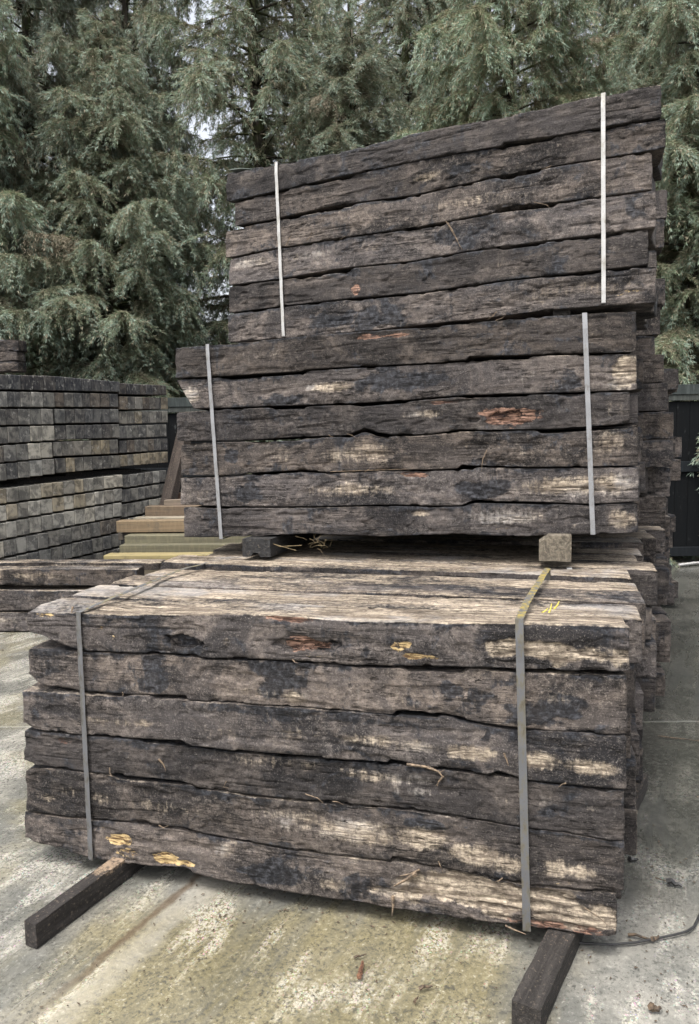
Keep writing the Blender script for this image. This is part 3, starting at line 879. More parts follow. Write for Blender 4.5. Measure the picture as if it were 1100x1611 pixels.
# plain repeats: a few worn meshes shared by many sleepers
REPS = []
for i in range(7):
    h = [0.172, 0.178, 0.168, 0.182, 0.175, 0.17, 0.18][i]
    sag = rng.uniform(-0.008, 0.008)
    f1 = lambda q, h=h, s=sag: h / 2 + s * np.sin(q * 2.1 + h * 90)
    f2 = lambda q, h=h, s=sag: -h / 2 + s * np.sin(q * 1.7 + h * 50)
    REPS.append((h, sleeper_mesh("railway_sleeper", -1.3, 1.3, f1, f2, 0.245, 90, 9, 9, 200 + i * 11, patches=[(rng.uniform(-.9, .9), 0, .3, .08, 'pale', .35)],
                                 top_pale=0.30, end_wear=(0.16 + 0.14 * (i % 3), 0, 0, 0.12), base_wear=(0.08, 0, 0, 0.06))))
REPS_PALE = []
for i in range(4):
    h = 0.176
    f1 = lambda q: h / 2 + 0.003 * np.sin(q * 2.1 + i)
    f2 = lambda q: -h / 2 + 0 * q
    REPS_PALE.append((h, sleeper_mesh("railway_sleeper", -1.3, 1.3, f1, f2, 0.268, 240, 9, 16, 300 + i * 13, top_pale=[0.86, 0.62, 0.95, 0.72][i], end_wear=(0.25, 0, 0, 0.2))))

def repeat(Bn, a_right, dep, b, label, group, k, pale=False, hh=None, yawj=0.0):
    h, me = (REPS_PALE[k % 4] if pale else REPS[k % 7])
    o = link("railway_sleeper", me)
    m = Bn.mat(a_right - 1.3, dep, b)
    if hh:
        m = m @ Matrix.Diagonal((1, 1, hh / h, 1))
    m = m @ Matrix.Rotation(yawj, 4, 'Z')
    o.matrix_world = m
    return tag(o, label, "sleeper", group)

def rest_columns(key, Bn, W, prot, jit, name, top_pale=False):
    for k in range(6):
        bv, av = Bn.layers[k][2], Bn.layers[k][3]
        right = av[-1, 0]
        if key == 'top':
            right += .6 * (max(l_[3][-1, 0] for l_ in Bn.layers) - right)
        zt, zb = np.mean(av[:, 1]), np.mean(bv[:, 1])
        zt, zb = 0.5 * (zt + av[-1, 1]), 0.5 * (zb + bv[-1, 1])
        for c in range(3):
            a = right + prot[c] + rng.uniform(-jit, jit)
            lab = f"dark sleeper {ORD[c + 1]} from the front in the {LAY[k]} layer of the {name} bundle"
            if top_pale and k == 0:
                lab = f"pale-topped sleeper lying {ORD[c + 1]} from the front on top of the {name} bundle"
                zc = np.mean(av[:, 1]) - 0.176 / 2 - [0.004, -0.004, 0.006][c]
                repeat(Bn, a, 0.262 + c * W, zc, lab, GROUP[key], c, True, yawj=R(rng.uniform(-.4, .4)))
            else:
                repeat(Bn, a, 0.262 + c * W, (zt + zb) / 2, lab, GROUP[key], k * 3 + c, False, zt - zb - 0.006)

rest_columns('low', LOW, 0.272, (0.065, 0.075, 0.10), 0.03, "nearest", True)
rest_columns('mid', MID, 0.252, (0.03, 0.06, 0.09), 0.05, "middle")
rest_columns('top', TOP, 0.252, (-0.06, -0.10, -0.14), 0.02, "uppermost")

def rear_bundle(c, yaw, layers, pitch, cols, W, jit, name, group, pale_top=False, slide=0.0, seed=0):
    """c: the lower right front corner"""
    r_ = np.random.default_rng(seed)
    Bn = Bundle(c, yaw, R(r_.uniform(-.3, .3)), 0)
    for k in range(layers):
        for j in range(cols):
            lab = f"old sleeper {ORD[j]} from front, {ORD[k]} layer up, {name}"
            pt = pale_top and k == layers - 1
            if pt:
                lab = f"grey-topped old sleeper {ORD[j]} from front, top of {name}"
            repeat(Bn, r_.uniform(-jit, jit) + slide * j, j * W, (k + 0.5) * pitch, lab, group, int(r_.integers(0, 7)), pt, pitch - 0.004)
    return Bn

# bundles that stand behind and show their right-hand ends
low_h = float(np.mean(LOW.layers[0][3][:, 1]))
c1 = LOW.pt(LOW.layers[0][3][-1, 0] + 0.14, 0.262 + 3 * 0.272 + 0.03, 0)
rear_bundle((c1[0], c1[1], 0.10), R(-15.5), 6, (low_h + LOW.c[2] - 0.10 + 0.012) / 6, 4, 0.262, 0.07, "bundle under the middle one", "old sleepers under the middle bundle", True, 0.035, 3)
LBL = "bundle behind and below the middle one"
c2 = at_depth(1036, 900, 5.15)
rear_bundle((c2[0], 5.15, 0.10), R(-13), 6, 0.186, 4, 0.26, 0.10, LBL, "old sleepers behind and below the middle bundle", True, 0.04, 5)
c3 = at_depth(1040, 900, 6.4)
rear_bundle((c3[0], 6.4, 0.10), R(-11), 6, 0.19, 4, 0.27, 0.12, "third low bundle along the right lane", "old sleepers in the third low bundle", True, 0.03, 6)
c4 = at_depth(1058, 900, 8.3)
rear_bundle((c4[0], 8.3, 0.12), R(-8), 6, 0.19, 3, 0.26, 0.07, "farthest low bundle beside the gate", "old sleepers in the farthest low bundle", False, 0.0, 8)
mid_b = MID.c[2]
c5 = at_depth(1030, 700, 5.05)
rear_bundle((c5[0], 5.05, 1.36), R(-12.5), 6, 0.19, 4, 0.26, 0.13, "bundle directly behind the middle one", "old sleepers directly behind the middle bundle", False, 0.03, 15)
c6 = at_depth(1052, 700, 6.3)
rear_bundle((c6[0], 6.3, 1.38), R(-11), 6, 0.19, 4, 0.27, 0.14, "second bundle behind the middle one", "old sleepers in the second bundle behind", False, 0.03, 16)
c7 = at_depth(1039, 400, 5.1)
rear_bundle((c7[0], 5.1, 2.45), R(-16), 6, 0.188, 4, 0.26, 0.035, "bundle behind the uppermost one", "old sleepers behind the uppermost bundle", False, -0.01, 17)

# ------------------------------------------------------------------ bearers
def bearer(name, p0, p1, wd, ht, label, color, cut=0.0, wear=0.0, notch=False, group=None, n=26, seed=0, mat=None):
    """a rough square batten with its top running from p0 (near end) to p1"""
    p0, p1 = np.asarray(p0, float), np.asarray(p1, float)
    d_ = p1 - p0
    L = np.linalg.norm(d_)
    u = d_ / L
    z = np.array([0, 0, 1.0])
    z = z - u * (z @ u)
    z /= np.linalg.norm(z)
    s = np.cross(u, z)
    sec = [(-.5, 0), (-.5, -.5), (-.5, -1), (0, -1), (.5, -1), (.5, -.5), (.5, 0), (0, 0)]
    if cut:
        sec = [(-.5, -cut), (-.5, -.6), (-.5, -1), (0, -1), (.5, -1), (.5, -.5), (.5, 0), (-.5 + cut, 0)]
    if notch:
        sec = [(-.5, 0), (-.5, -.5), (-.5, -1), (-.22, -1), (-.2, -.78), (.12, -.78), (.14, -1), (.5, -1), (.5, -.5), (.5, 0), (0, 0)]
    m = len(sec)
    vs = []
    for i in range(n):
        t = i / (n - 1)
        for (a, b) in sec:
            vs.append(p0 + u * L * t + s * a * wd + z * b * ht)
    vs = np.array(vs)
    vs += 0.004 * np.stack([fbm(vs * 14 + seed * 5 + k * 31, 400 + k, 3) for k in range(3)], 1)
    q = [(i * m + k, i * m + (k + 1) % m, (i + 1) * m + (k + 1) % m, (i + 1) * m + k) for i in range(n - 1) for k in range(m)]
    c = p0 + u * L / 2 - z * ht / 2
    mw = frame(c, u, -s, z)
    loc = (vs - c) @ np.stack([u, -s, z], 1)
    b = MB()
    mid0, mid1 = loc[:m].mean(0), loc[-m:].mean(0)
    vv = list(map(tuple, loc)) + [tuple(mid0), tuple(mid1)]
    k0 = n * m
    t = [(k0, (k + 1) % m, k) for k in range(m)] + [(k0 + 1, (n - 1) * m + k, (n - 1) * m + (k + 1) % m) for k in range(m)]
    b.add(vv, q, t)
    wv = np.zeros((len(vv), 4), np.float32)
    ids = [k for k, (a_, b_) in enumerate(sec) if b_ > -0.05]
    me = b.mesh("bearer", mat or BEARER, (0, 0, 0, 0))
    if wear:
        for i in range(n):
            for k in ids:
                wv[i * m + k, 0] = wear * smooth(np.array(i / n), .10, .2)
        me.attributes["wear"].data.foreach_set("color", wv.ravel())
    o = link(name, me, mw=mw, color=color)
    return tag(o, label, "bearer", group)

hb = 0.100
g0, g1 = on_ground(47, 1452, hb), on_ground(204, 1338, hb)
dv = (g1 - g0) / np.linalg.norm(g1 - g0)
bearer("bearer", g0, g0 + dv * 2.1, 0.062, hb, "dark wet batten poking out under the left end of the nearest bundle", (0.054, 0.048, 0.045), wear=.9, group="bearers under the nearest bundle", n=60, seed=1)
g0, g1 = on_ground(828, 1582, 0.088), on_ground(879, 1476, 0.088)
dv = (g1 - g0) / np.linalg.norm(g1 - g0)
bearer("bearer", g0, g0 + dv * 2.0, 0.098, 0.088, "rough dark batten poking out under the right end of the nearest bundle", (0.058, 0.052, 0.048), wear=.5, group="bearers under the nearest bundle", n=60, seed=2)
for (pxa, pya, pxb, wd, ht, lab, colr, cut, nt_) in (
        (403, 848, 404, 0.175, 0.105, "black notched bearer end between nearest and middle bundle, at the left", (0.045, 0.045, 0.046), 0, True),
        (874, 843, 876, 0.165, 0.135, "pale grey bearer end with a cut corner under the middle bundle", (0.23, 0.20, 0.155), .28, False)):
    dd = -0.10
    a_, b_ = MID.uv(pxa, pya, dd)
    p0 = MID.pt(a_, dd, b_)
    p1 = p0 + MID.n * 1.25
    bearer("bearer", p0, p1, wd, ht, lab, colr, cut, notch=nt_, group="bearers under the middle bundle", seed=len(lab))
for (pxa, pya, lab) in ((884, 484, "short dark bearer under the right end of the uppermost bundle"), (455, 527, "thin dark bearer under the left end of the uppermost bundle")):
    a_, b_ = TOP.uv(pxa, pya, 0.03)
    p0 = TOP.pt(a_, 0.03, b_)
    bearer("bearer", p0, p0 + TOP.n * 1.0, 0.09, 0.05 if pxa > 800 else 0.02, lab, (0.05, 0.045, 0.042), group="bearers under the uppermost bundle", seed=5)

# ------------------------------------------------------------------ straps
def strap(Bn, a_px, b_px, wd, mat, label, depth, top_pts=None, gold=0.0, group=None, off=0.009, lift=0.012):
    a0, b0 = Bn.uv(*a_px, -off)
    a1, b1 = Bn.uv(*b_px, -off)
    P, N, T = [], [], []
    def seg(pa, pb, nn, n=10):
        for i in range(n):
            t = i / (n - 1)
            P.append(pa + (pb - pa) * t)
            N.append(nn)
    b0 += lift
    pf0, pf1 = Bn.pt(a0, -off, b0), Bn.pt(a1, -off, b1 - 0.006)
    if top_pts:
        tz = float(np.mean([p[2] for p in [pf0]]))
        zt_ = max(pf0[2], float(Bn.pt(a0, 0, np.mean(Bn.layers[0][3][:, 1]))[2]) + .020)
        tp = [on_ground(x, y, zt_) for x, y in top_pts]
    else:
        tp = [Bn.pt(a0 + 0.02, depth, b0)]
    pts = [pf1 + (pf0 - pf1) * t for t in np.linspace(0, 1, 16)[:-1]] + [pf0 + Bn.n * 0.004 + Bn.w * 0.001]
    nrm = [-Bn.n] * 15 + [(-Bn.n + Bn.w) / math.sqrt(2)]
    prev = pts[-1]
    for p in tp:
        for t in np.linspace(0, 1, 7)[1:]:
            pts.append(prev + (p - prev) * t)
            nrm.append(Bn.w)
        prev = p
    nfront = 16
    back = Bn.pt(Bn.u @ (prev - Bn.c), depth + off, b0)
    pts += [back, Bn.pt(a1, depth + off, b1 - 0.008), pf1 - Bn.w * 0.002]
    nrm += [Bn.n, Bn.n, -Bn.w]
    pts, nrm = np.array(pts), np.array(nrm)
    n = len(pts)
    vs, wv = [], []
    for i in range(n):
        tg = pts[min(i + 1, n - 1)] - pts[max(i - 1, 0)]
        tg /= np.linalg.norm(tg)
        s = np.cross(tg, nrm[i])
        s /= np.linalg.norm(s)
        wob = 0.0015 * math.sin(i * 2.3)
        for e, h in ((-.5, 0), (.5, 0), (.5, .0016), (-.5, .0016)):
            vs.append(pts[i] + s * e * wd + nrm[i] * (h + wob))
            wv.append((0, gold if nfront - 1 < i < n - 3 else gold * 0.12, 0, 0))
    q = [(i * 4 + k, i * 4 + (k + 1) % 4, (i + 1) * 4 + (k + 1) % 4, (i + 1) * 4 + k) for i in range(n - 1) for k in range(4)]
    c = pf0
    b = MB()
    cl = pf1 + (pf0 - pf1) * 0.62
    sd_ = np.cross((pf0 - pf1) / np.linalg.norm(pf0 - pf1), -Bn.n)
    vs = np.array(vs)
    b.add(vs - c, q + [(3, 2, 1, 0), tuple((n - 1) * 4 + k for k in range(4))])
    me = b.mesh("band", mat, (0, 0, 0, 0))
    me.attributes["wear"].data.foreach_set("color", np.array(wv, np.float32).ravel())
    o = link("strap", me, mw=Matrix.Translation(Vector(c)))
    return tag(o, label, "strap", group)

GS = "bands round the bundles"
strap(LOW, (123, 968), (143, 1350), 0.024, GREYSTRAP, "grey steel band round the left end of the nearest bundle", 1.08, [(193, 934), (285, 896), (345, 881)], 0.35, GS)
strap(LOW, (817, 980), (829, 1462), 0.030, GREYSTRAP, "grey band with yellow stains round the right end of the nearest bundle", 1.08, [(830, 945), (862, 894)], 1.0, GS)
strap(MID, (326, 545), (348, 846), 0.022, MIDSTRAP, "pale band round the left end of the middle bundle", 1.0, None, 0.1, GS)
strap(MID, (920, 496), (933, 839), 0.025, MIDSTRAP, "pale band round the right end of the middle bundle", 1.0, None, 0.0, GS)
strap(TOP, (434, 258), (446, 527), 0.021, WHITESTRAP, "white band round the left end of the uppermost bundle", 1.0, None, 0.3, GS)
strap(TOP, (949, 150), (950, 474), 0.021, WHITESTRAP, "white band round the right end of the uppermost bundle", 1.0, None, 0.2, GS)

YEL = mat_plain("yellow chalk", (0.42, 0.36, 0.06), (0.55, 0.48, 0.12), .9, 80)
o, am, bm, dd = front_obj[('low', 0)]
ztop = float(LOW.pt(0, 0, np.mean(LOW.layers[0][3][:, 1]))[2])
for pa, pb in (((862, 968), (868, 950)), ((872, 958), (880, 946)), ((853, 964), (862, 957))):
    b = MB()
    A, Bq = on_ground(*pa, ztop + .002), on_ground(*pb, ztop + .004)
    b.tube([A, (A + Bq) / 2 + np.array([.003, 0, 0]), Bq], .0045, .002, 4)
    m = link("chalk_mark", b.mesh("chalk_mark", YEL))
    m.parent = o
    m.matrix_parent_inverse = o.matrix_world.inverted()
for (x, y, lab) in ((371, 881, "white crimped seal of a band on the nearest bundle's top, at the left bearer"), (896, 895, "white crimped seal of a band on the nearest bundle's top, at the pale bearer")):
    p = on_ground(x, y, ztop + .012)
    b = MB()
    b.box(-.014, .014, -.03, .03, -.004, .006, .002)
    b.box(-.010, .010, .03, .16, -.004, .001, .0005)
    tag(link("strap_seal", b.mesh("strap_seal", WHITESTRAP, (0, 0, 0, 0)), mw=Matrix.Translation(Vector(p)) @ Matrix.Rotation(R(-14), 4, 'Z')), lab, "strap seal", "seals on the bands")
b = MB()
Pq = [TOP.pt(*[TOP.uv(x, y, .04)[0], .04 + .01 * k, TOP.uv(x, y, .0)[1] + .010]) for k, (x, y) in enumerate(((366, 268), (384, 266), (402, 265), (418, 263), (432, 259)))]
vq, qq = [], []
for k, p in enumerate(Pq):
    wv_ = TOP.n * .035
    for e in (-1, 1):
        for h_ in (0, .003):
            vq.append(p + wv_ * e + TOP.w * (h_ + .004 * math.sin(k * 2.1)))
for k in range(len(Pq) - 1):
    i0, i1 = k * 4, k * 4 + 4
    qq += [(i0, i1, i1 + 2, i0 + 2), (i0 + 1, i0 + 3, i1 + 3, i1 + 1), (i0, i0 + 1, i1 + 1, i1), (i0 + 2, i1 + 2, i1 + 3, i0 + 3)]
b.add(vq, qq)
tag(link("plastic_strip", b.mesh("plastic_strip", mat_plain("green grey plastic", (0.10, 0.125, 0.11), (0.20, 0.23, 0.21), .5))), "crumpled grey-green plastic strip lying on top of the uppermost bundle's left end", "plastic strip")

# ------------------------------------------------------------------ splinters: parts of their sleepers
def splinter(key, k, pts, wd=0.008, out=0.012, mat=None):
    o, am, bm, dd = front_obj[(key, k)]
    Bn = {'low': LOW, 'mid': MID, 'top': TOP}[key]
    P = []
    for i, (x, y) in enumerate(pts):
        a, b = Bn.uv(x, y, dd - out)
        P.append(np.array([a - am, -out * (0.4 + 0.8 * math.sin(i * 1.7 + x) ** 2), b - bm]))
    b = MB()
    b.tube(P, wd / 2, wd * 0.15, 4)
    return link("splinter", b.mesh("splinter", mat or SPLINT), parent=o)

for key, k, pts, wd in [
  ('low', 3, [(640, 1203), (668, 1207), (690, 1214), (697, 1222), (686, 1236)], .012), ('low', 3, [(672, 1207), (692, 1216), (700, 1212)], .010), ('low', 3, [(697, 1222), (690, 1230), (688, 1238)], .009),
  ('low', 5, [(618, 1410), (619, 1424), (617, 1440)], .016), ('low', 5, [(655, 1374), (640, 1384), (620, 1394)], .018), ('low', 5, [(660, 1370), (646, 1376), (628, 1380)], .010), ('low', 5, [(795, 1458), (810, 1463), (828, 1470)], .009),
  ('low', 5, [(920, 1430), (940, 1442), (956, 1455)], .006), ('low', 3, [(250, 1194), (256, 1204), (260, 1213)], .010), ('low', 3, [(172, 1208), (173, 1216), (177, 1222)], .006), ('low', 2, [(793, 1185), (797, 1195), (800, 1205)], .009),
  ('low', 0, [(113, 955), (113, 964)], .012), ('low', 4, [(250, 1298), (256, 1304), (264, 1300)], .006), ('low', 4, [(690, 1355), (694, 1364), (697, 1376)], .005), ('low', 3, [(355, 1230), (352, 1238), (360, 1240)], .005), ('low', 3, [(480, 1250), (500, 1256), (508, 1264)], .006),
  ('mid', 3, [(766, 708), (760, 722), (757, 742)], .009), ('mid', 3, [(520, 742), (640, 738), (645, 742)], .004), ('mid', 4, [(630, 745), (640, 750), (634, 757)], .004), ('mid', 0, [(780, 485 + 19), (790, 500), (796, 494)], .004),
  ('top', 3, [(704, 350), (714, 366), (724, 388)], .008), ('top', 3, [(702, 348), (716, 372), (727, 392)], .005), ('top', 2, [(450, 385), (456, 374), (459, 368)], .007), ('top', 2, [(482, 378), (488, 372), (490, 362)], .006), ('top', 5, [(775, 498), (782, 490), (768, 503)], .006), ('top', 2, [(840, 318), (860, 322), (868, 330)], .005)]:
    splinter(key, k, pts, wd)
r_ = np.random.default_rng(4)
for key, seams, lim in (('low', LOW_SEAMS, 5), ('mid', MID_SEAMS, 3), ('top', TOP_SEAMS, 2)):
    for i in range(lim):
        k = int(r_.integers(0, 5))
        s = np.array(seams[k + 1], float)
        x = r_.uniform(s[1, 0] + 20, s[-1, 0] - 30)
        y = np.interp(x, s[:, 0], s[:, 1])
        dx = r_.uniform(-18, 18)
        splinter(key, k, [(x, y - 2), (x + dx * .5, y + r_.uniform(-1, 2)), (x + dx, y + r_.uniform(1, 7))], r_.uniform(.003, .006), 0.010)

# ------------------------------------------------------------------ stacks of new beams at the left, end grain towards the yard
az = R(33)
FD = np.array([math.sin(az), math.cos(az), 0.0])                # along the face, away from the eye
FN = np.array([-math.cos(az), math.sin(az), 0.0])               # into the stack
P0 = at_depth(0, 700, 8.3)
P0 = np.array([P0[0], P0[1], 0.0])
def face_uv(px, py):
    p = on_plane(px, py, P0, FN)
    return float((p - P0) @ FD), float(p[2])
PAL = {
 'black': [(0.030, 0.033, 0.040), (0.040, 0.040, 0.045), (0.036, 0.030, 0.028)],
 'charcoal': [(0.060, 0.062, 0.066), (0.075, 0.070, 0.066), (0.055, 0.058, 0.064)],
 'grey': [(0.150, 0.146, 0.132), (0.190, 0.180, 0.160), (0.125, 0.125, 0.120)],
 'pale grey': [(0.40, 0.385, 0.34), (0.32, 0.315, 0.29), (0.46, 0.43, 0.36)],
 'tan': [(0.31, 0.255, 0.165), (0.27, 0.225, 0.15), (0.24, 0.20, 0.135)],
 'brown': [(0.100, 0.074, 0.054), (0.088, 0.068, 0.052)],
}
beam_meshes = {}
def beam(s0, s1, z0, z1, colr, label, group, dj=0.0):
    w_, h_ = (s1 - s0), (z1 - z0)
    key = (round(w_, 2), round(h_, 2))
    if key not in beam_meshes:
        b = MB()
        b.box(-key[0] / 2 + .0012, key[0] / 2 - .0012, 0, 2.4, -key[1] / 2, key[1] / 2, 0.006)
        beam_meshes[key] = b.mesh("sawn_timber", BEAM)
    c = P0 + FD * (s0 + s1) / 2 + FN * dj
    c[2] = (z0 + z1) / 2
    m = frame(c, FD, FN, np.array([0, 0, 1.0])) @ Matrix.Diagonal((w_ / key[0], 1, h_ / key[1], 1))
    o = link("sawn_timber", beam_meshes[key], mw=m, color=colr)
    return tag(o, label, "beam", group)

def beam_stack(name, xa, xb, rows, cols, pal_rows, group, seed, dep=0.0):
    """rows: per row (top y at xa, bottom y at xa, top y at xb, bottom y at xb) in the photograph"""
    r2 = np.random.default_rng(seed)
    for i, (ta, ba, tb, bb) in enumerate(rows):
        s0, zt0 = face_uv(xa, ta)
        _, zb0 = face_uv(xa, ba)
        s1, zt1 = face_uv(xb, tb)
        _, zb1 = face_uv(xb, bb)
        wds = r2.uniform(0.85, 1.15, cols)
        ed = np.concatenate([[0], np.cumsum(wds)]) / wds.sum()
        off = r2.uniform(-.02, .02)
        for j in range(cols):
            t = (ed[j] + ed[j + 1]) / 2
            kind = pal_rows[i][int(r2.integers(0, len(pal_rows[i])))]
            cc = PAL[kind][int(r2.integers(0, len(PAL[kind])))]
            mean = np.mean([PAL[q_][0] for q_ in pal_rows[i]], 0)
            cc = tuple((np.array(cc) * .62 + mean * .38) * r2.uniform(.85, 1.15))
            lab = f"{kind} beam end {ORD[j]} along row {ORD[i]} of the {name}"
            beam(s0 + (s1 - s0) * ed[j] + off, s0 + (s1 - s0) * ed[j + 1] + off, zb0 + (zb1 - zb0) * t + 0.005, zt0 + (zt1 - zt0) * t - 0.004, cc, lab, group, dep + abs(r2.normal(0, .006)))

g1_ = "new beams stacked behind the old pile"
rowsA = lambda L: [(a, b - 2.4, c, d_ - 2.1) for (a, b), (c, d_) in L]
D1, D2, D3 = ['black', 'black', 'charcoal'], ['charcoal', 'grey', 'charcoal', 'black', 'pale grey'], ['grey', 'charcoal', 'grey', 'pale grey']
beam_stack("near upper block", -12, 85, rowsA([((588, 615), (591, 617)), ((615, 643), (617, 643)), ((643, 672), (643, 670)), ((672, 702), (669, 695)), ((702, 732), (695, 722)), ((731, 761), (721, 748))]), 5,
           [D1, D2, D2, D3, ['grey', 'charcoal', 'pale grey', 'brown'], D3], g1_, 21)
beam_stack("second upper block", 86, 188, rowsA([((591, 617), (600, 619)), ((617, 643), (619, 643)), ((643, 669), (643, 667)), ((669, 695), (667, 691)), ((695, 721), (691, 716)), ((721, 748), (716, 738))]), 7,
           [D1, ['charcoal', 'brown', 'grey', 'charcoal'], ['charcoal', 'grey'], ['charcoal', 'grey', 'black'], ['charcoal', 'grey', 'tan'], ['grey', 'charcoal', 'charcoal', 'tan']], g1_, 22, 0.01)
beam_stack("third upper block", 189, 265, rowsA([((602, 623), (606, 624)), ((623, 647), (625, 646)), ((647, 670), (646, 667)), ((670, 693), (667, 689)), ((693, 716), (689, 710)), ((716, 737), (710, 730))]), 7,
           [['black', 'brown', 'black'], ['grey', 'charcoal', 'tan', 'grey', 'brown'], ['charcoal', 'grey', 'tan', 'grey'], ['charcoal', 'grey', 'grey'], ['charcoal', 'grey', 'brown'], ['tan', 'charcoal', 'grey', 'brown']], g1_, 23, 0.02)
PG = ['pale grey', 'grey', 'pale grey', 'tan', 'grey', 'pale grey']
beam_stack("near lower block", -10, 192, rowsA([((770, 797), (746, 768)), ((797, 825), (768, 790)), ((825, 854), (790, 814)), ((854, 883), (814, 838)), ((883, 911), (838, 861)), ((911, 940), (861, 885))]), 12,
           [['pale grey', 'tan', 'grey', 'pale grey'], PG, PG, ['grey', 'pale grey', 'grey', 'brown'], ['grey', 'grey', 'charcoal'], ['charcoal', 'grey']], "pale new beams in the lower stack", 24)
beam_stack("far lower block", 193, 262, rowsA([((748, 771), (739, 760)), ((771, 794), (760, 781)), ((794, 818), (782, 804)), ((818, 842), (804, 825)), ((842, 866), (826, 848))]), 6,
           [D3, D3, D3, D3, ['charcoal']], "pale new beams in the lower stack", 25, 0.02)
# dark battens between the upper and lower stacks
for (x, y0, y1, lab) in ((10, 762, 770, "dark batten between the two stacks of new beams, nearest of three"), (110, 748, 757, "dark batten between the two stacks of new beams, middle of three"), (178, 739, 746, "dark batten between the two stacks of new beams, farthest of three")):
    s, zt = face_uv(x, y0)
    _, zb = face_uv(x, y1)
    c = P0 + FD * s + FN * 0.15
    b = MB()
    b.box(-0.6, 0.6, 0, 2.2, 0, max(zt - zb, .05), .004)
    o = link("batten", b.mesh("batten", BEARER, (0, 0, 0, 0)), mw=frame((c[0], c[1], zb - 0.01), FD, FN, np.array([0, 0, 1.0])), color=(0.03, 0.028, 0.028))
    tag(o, lab, "batten", "battens in the new beam stack")

# ------------------------------------------------------------------ old sleepers left of the bundle and on the far stack
def loose(px_l, px_r, y_top, y_bot, depth, yaw, label, group, seed, D=0.25, pale=0.7, tip=0.0):
    Bn = Bundle(at_depth((px_l + px_r) / 2, (y_top + y_bot) / 2, depth), yaw, tip, 0)
    a1, zt = Bn.uv(px_r, y_top)
    _, zb = Bn.uv((px_l + px_r) / 2, y_bot)
    _, ztm = Bn.uv((px_l + px_r) / 2, y_top)
    a0 = a1 - 2.6
    h = ztm - zb
    me = sleeper_mesh("railway_sleeper", -1.3, 1.3, lambda q: h / 2 + .010 * np.sin(q * 1.6 + seed), lambda q: -h / 2 + .008 * np.sin(q * 2.0 + seed * 2), D, 120, 10, 8, 500 + seed, top_pale=pale,
                      patches=[(0.2, 0.02, .6, .05, 'pale', .45)], base_wear=(0.10, 0, 0, 0.05))
    o = link("railway_sleeper", me, mw=Bn.mat((a0 + a1) / 2, 0, (ztm + zb) / 2))
    return tag(o, label, "sleeper", group)

GL = "loose old sleepers beside the nearest bundle"
loose(-60, 215, 897, 921, 7.70, R(-3), "pale-topped curved old sleeper, upper front one of the low pile by the new beams", GL, 1, D=0.24)
loose(-60, 250, 886, 898, 8.00, R(-3), "old sleeper lying behind the upper front one of the low pile by the new beams", GL, 2, D=0.24)
loose(-60, 220, 929, 960, 7.67, R(-4), "cracked old sleeper in the middle of the low pile by the new beams", GL, 3)
loose(-60, 200, 962, 994, 7.69, R(-3), "lowest old sleeper of the low pile, just above the wet slab", GL, 4)
loose(-60, 220, 912, 940, 8.10, R(-3), "old sleeper hidden deep at the back of the low pile", GL, 5)
loose(-60, 220, 940, 968, 8.15, R(-3), "bottom old sleeper at the back of the low pile", GL, 6)
for (x, lab) in ((15, "dark block under the open end of the low pile"), (150, "dark block under the low pile beside the bundle")):
    p = at_depth(x, 994, 7.72)
    p0 = np.array([p[0], 7.74, max(p[2], .05)])
    bearer("bearer", p0, p0 + np.array([0.05, 0.9, 0]), 0.12, max(p[2], .06), lab, (0.03, 0.028, 0.027), group="bearers under the low pile", seed=9)
GT = "old sleepers on the far stack"
for i, (a, b) in enumerate(((536, 553), (553, 569), (569, 586))):
    loose(-120, 28 - 2 * (i == 1), a, b, 10.8, R(-4), ["top sleeper of three grey ones above the new beam stack, in front of spruces", "middle sleeper of three grey ones above the new beam stack", "bottom sleeper of three grey ones above the new beam stack"][i], GT, 20 + i, pale=.2)

# ------------------------------------------------------------------ planed timbers stepping up behind the bundle
def plank(px_l, y_top, y_bot, depth, L, D, colr, label, yaw=R(-3), tip=0.0):
    Bn = Bundle(at_depth(px_l, (y_top + y_bot) / 2, depth), yaw, tip, 0)
    _, zt = Bn.uv(px_l, y_top)
    _, zb = Bn.uv(px_l, y_bot)
    b = MB()
    b.box(-L / 2, L / 2, 0, D, -(zt - zb) / 2, (zt - zb) / 2, .005)
    o = link("timber_plank", b.mesh("timber_plank", PLANK), mw=Bn.mat(L / 2, 0, (zt + zb) / 2), color=colr)
    return tag(o, label, "plank", "planed timbers stepping up beside the beam stack")
plank(163, 874, 889, 8.55, 2.4, .22, (0.25, 0.205, 0.095), "yellow planed timber, lowest step beside the pale beam stack")
plank(188, 858, 874, 8.8, 2.4, .22, (0.094, 0.088, 0.056), "olive green planed timber just above the yellow one")
plank(196, 843, 858, 8.95, 2.4, .22, (0.110, 0.103, 0.066), "upper olive green planed timber under the brown one")
plank(186, 838, 850, 9.3, 2.4, .22, (0.060, 0.052, 0.046), "dark recessed timber between the green and brown planks")
plank(183, 820, 838, 9.15, 2.4, .2, (0.165, 0.118, 0.07), "warm brown planed timber in the middle of the steps")
plank(210, 815, 826, 9.6, 2.4, .22, (0.24, 0.21, 0.16), "thin pale-edged timber behind the warm brown one")
plank(228, 797, 815, 9.85, 2.4, .22, (0.12, 0.085, 0.056), "dull brown timber near the foot of the leaning post")
plank(258, 787, 799, 9.9, 2.2, .12, (0.165, 0.130, 0.10), "grey-ended board lying tilted over the dull brown timber", R(-3), R(2))
plank(272, 776, 790, 10.35, 2.2, .2, (0.20, 0.115, 0.08), "reddish timber peeping out behind the middle bundle")
for i, (px, y0, y1, dp) in enumerate(((163, 889, 905, 8.57), (170, 905, 925, 8.59), (190, 874, 900, 8.9))):
    plank(px + 20, y0, y1, dp, 2.4, .22, (0.12, 0.10, 0.07), ["brown timber hidden under the yellow one", "lowest brown timber under the yellow one", "brown timber hidden under the olive ones"][i])
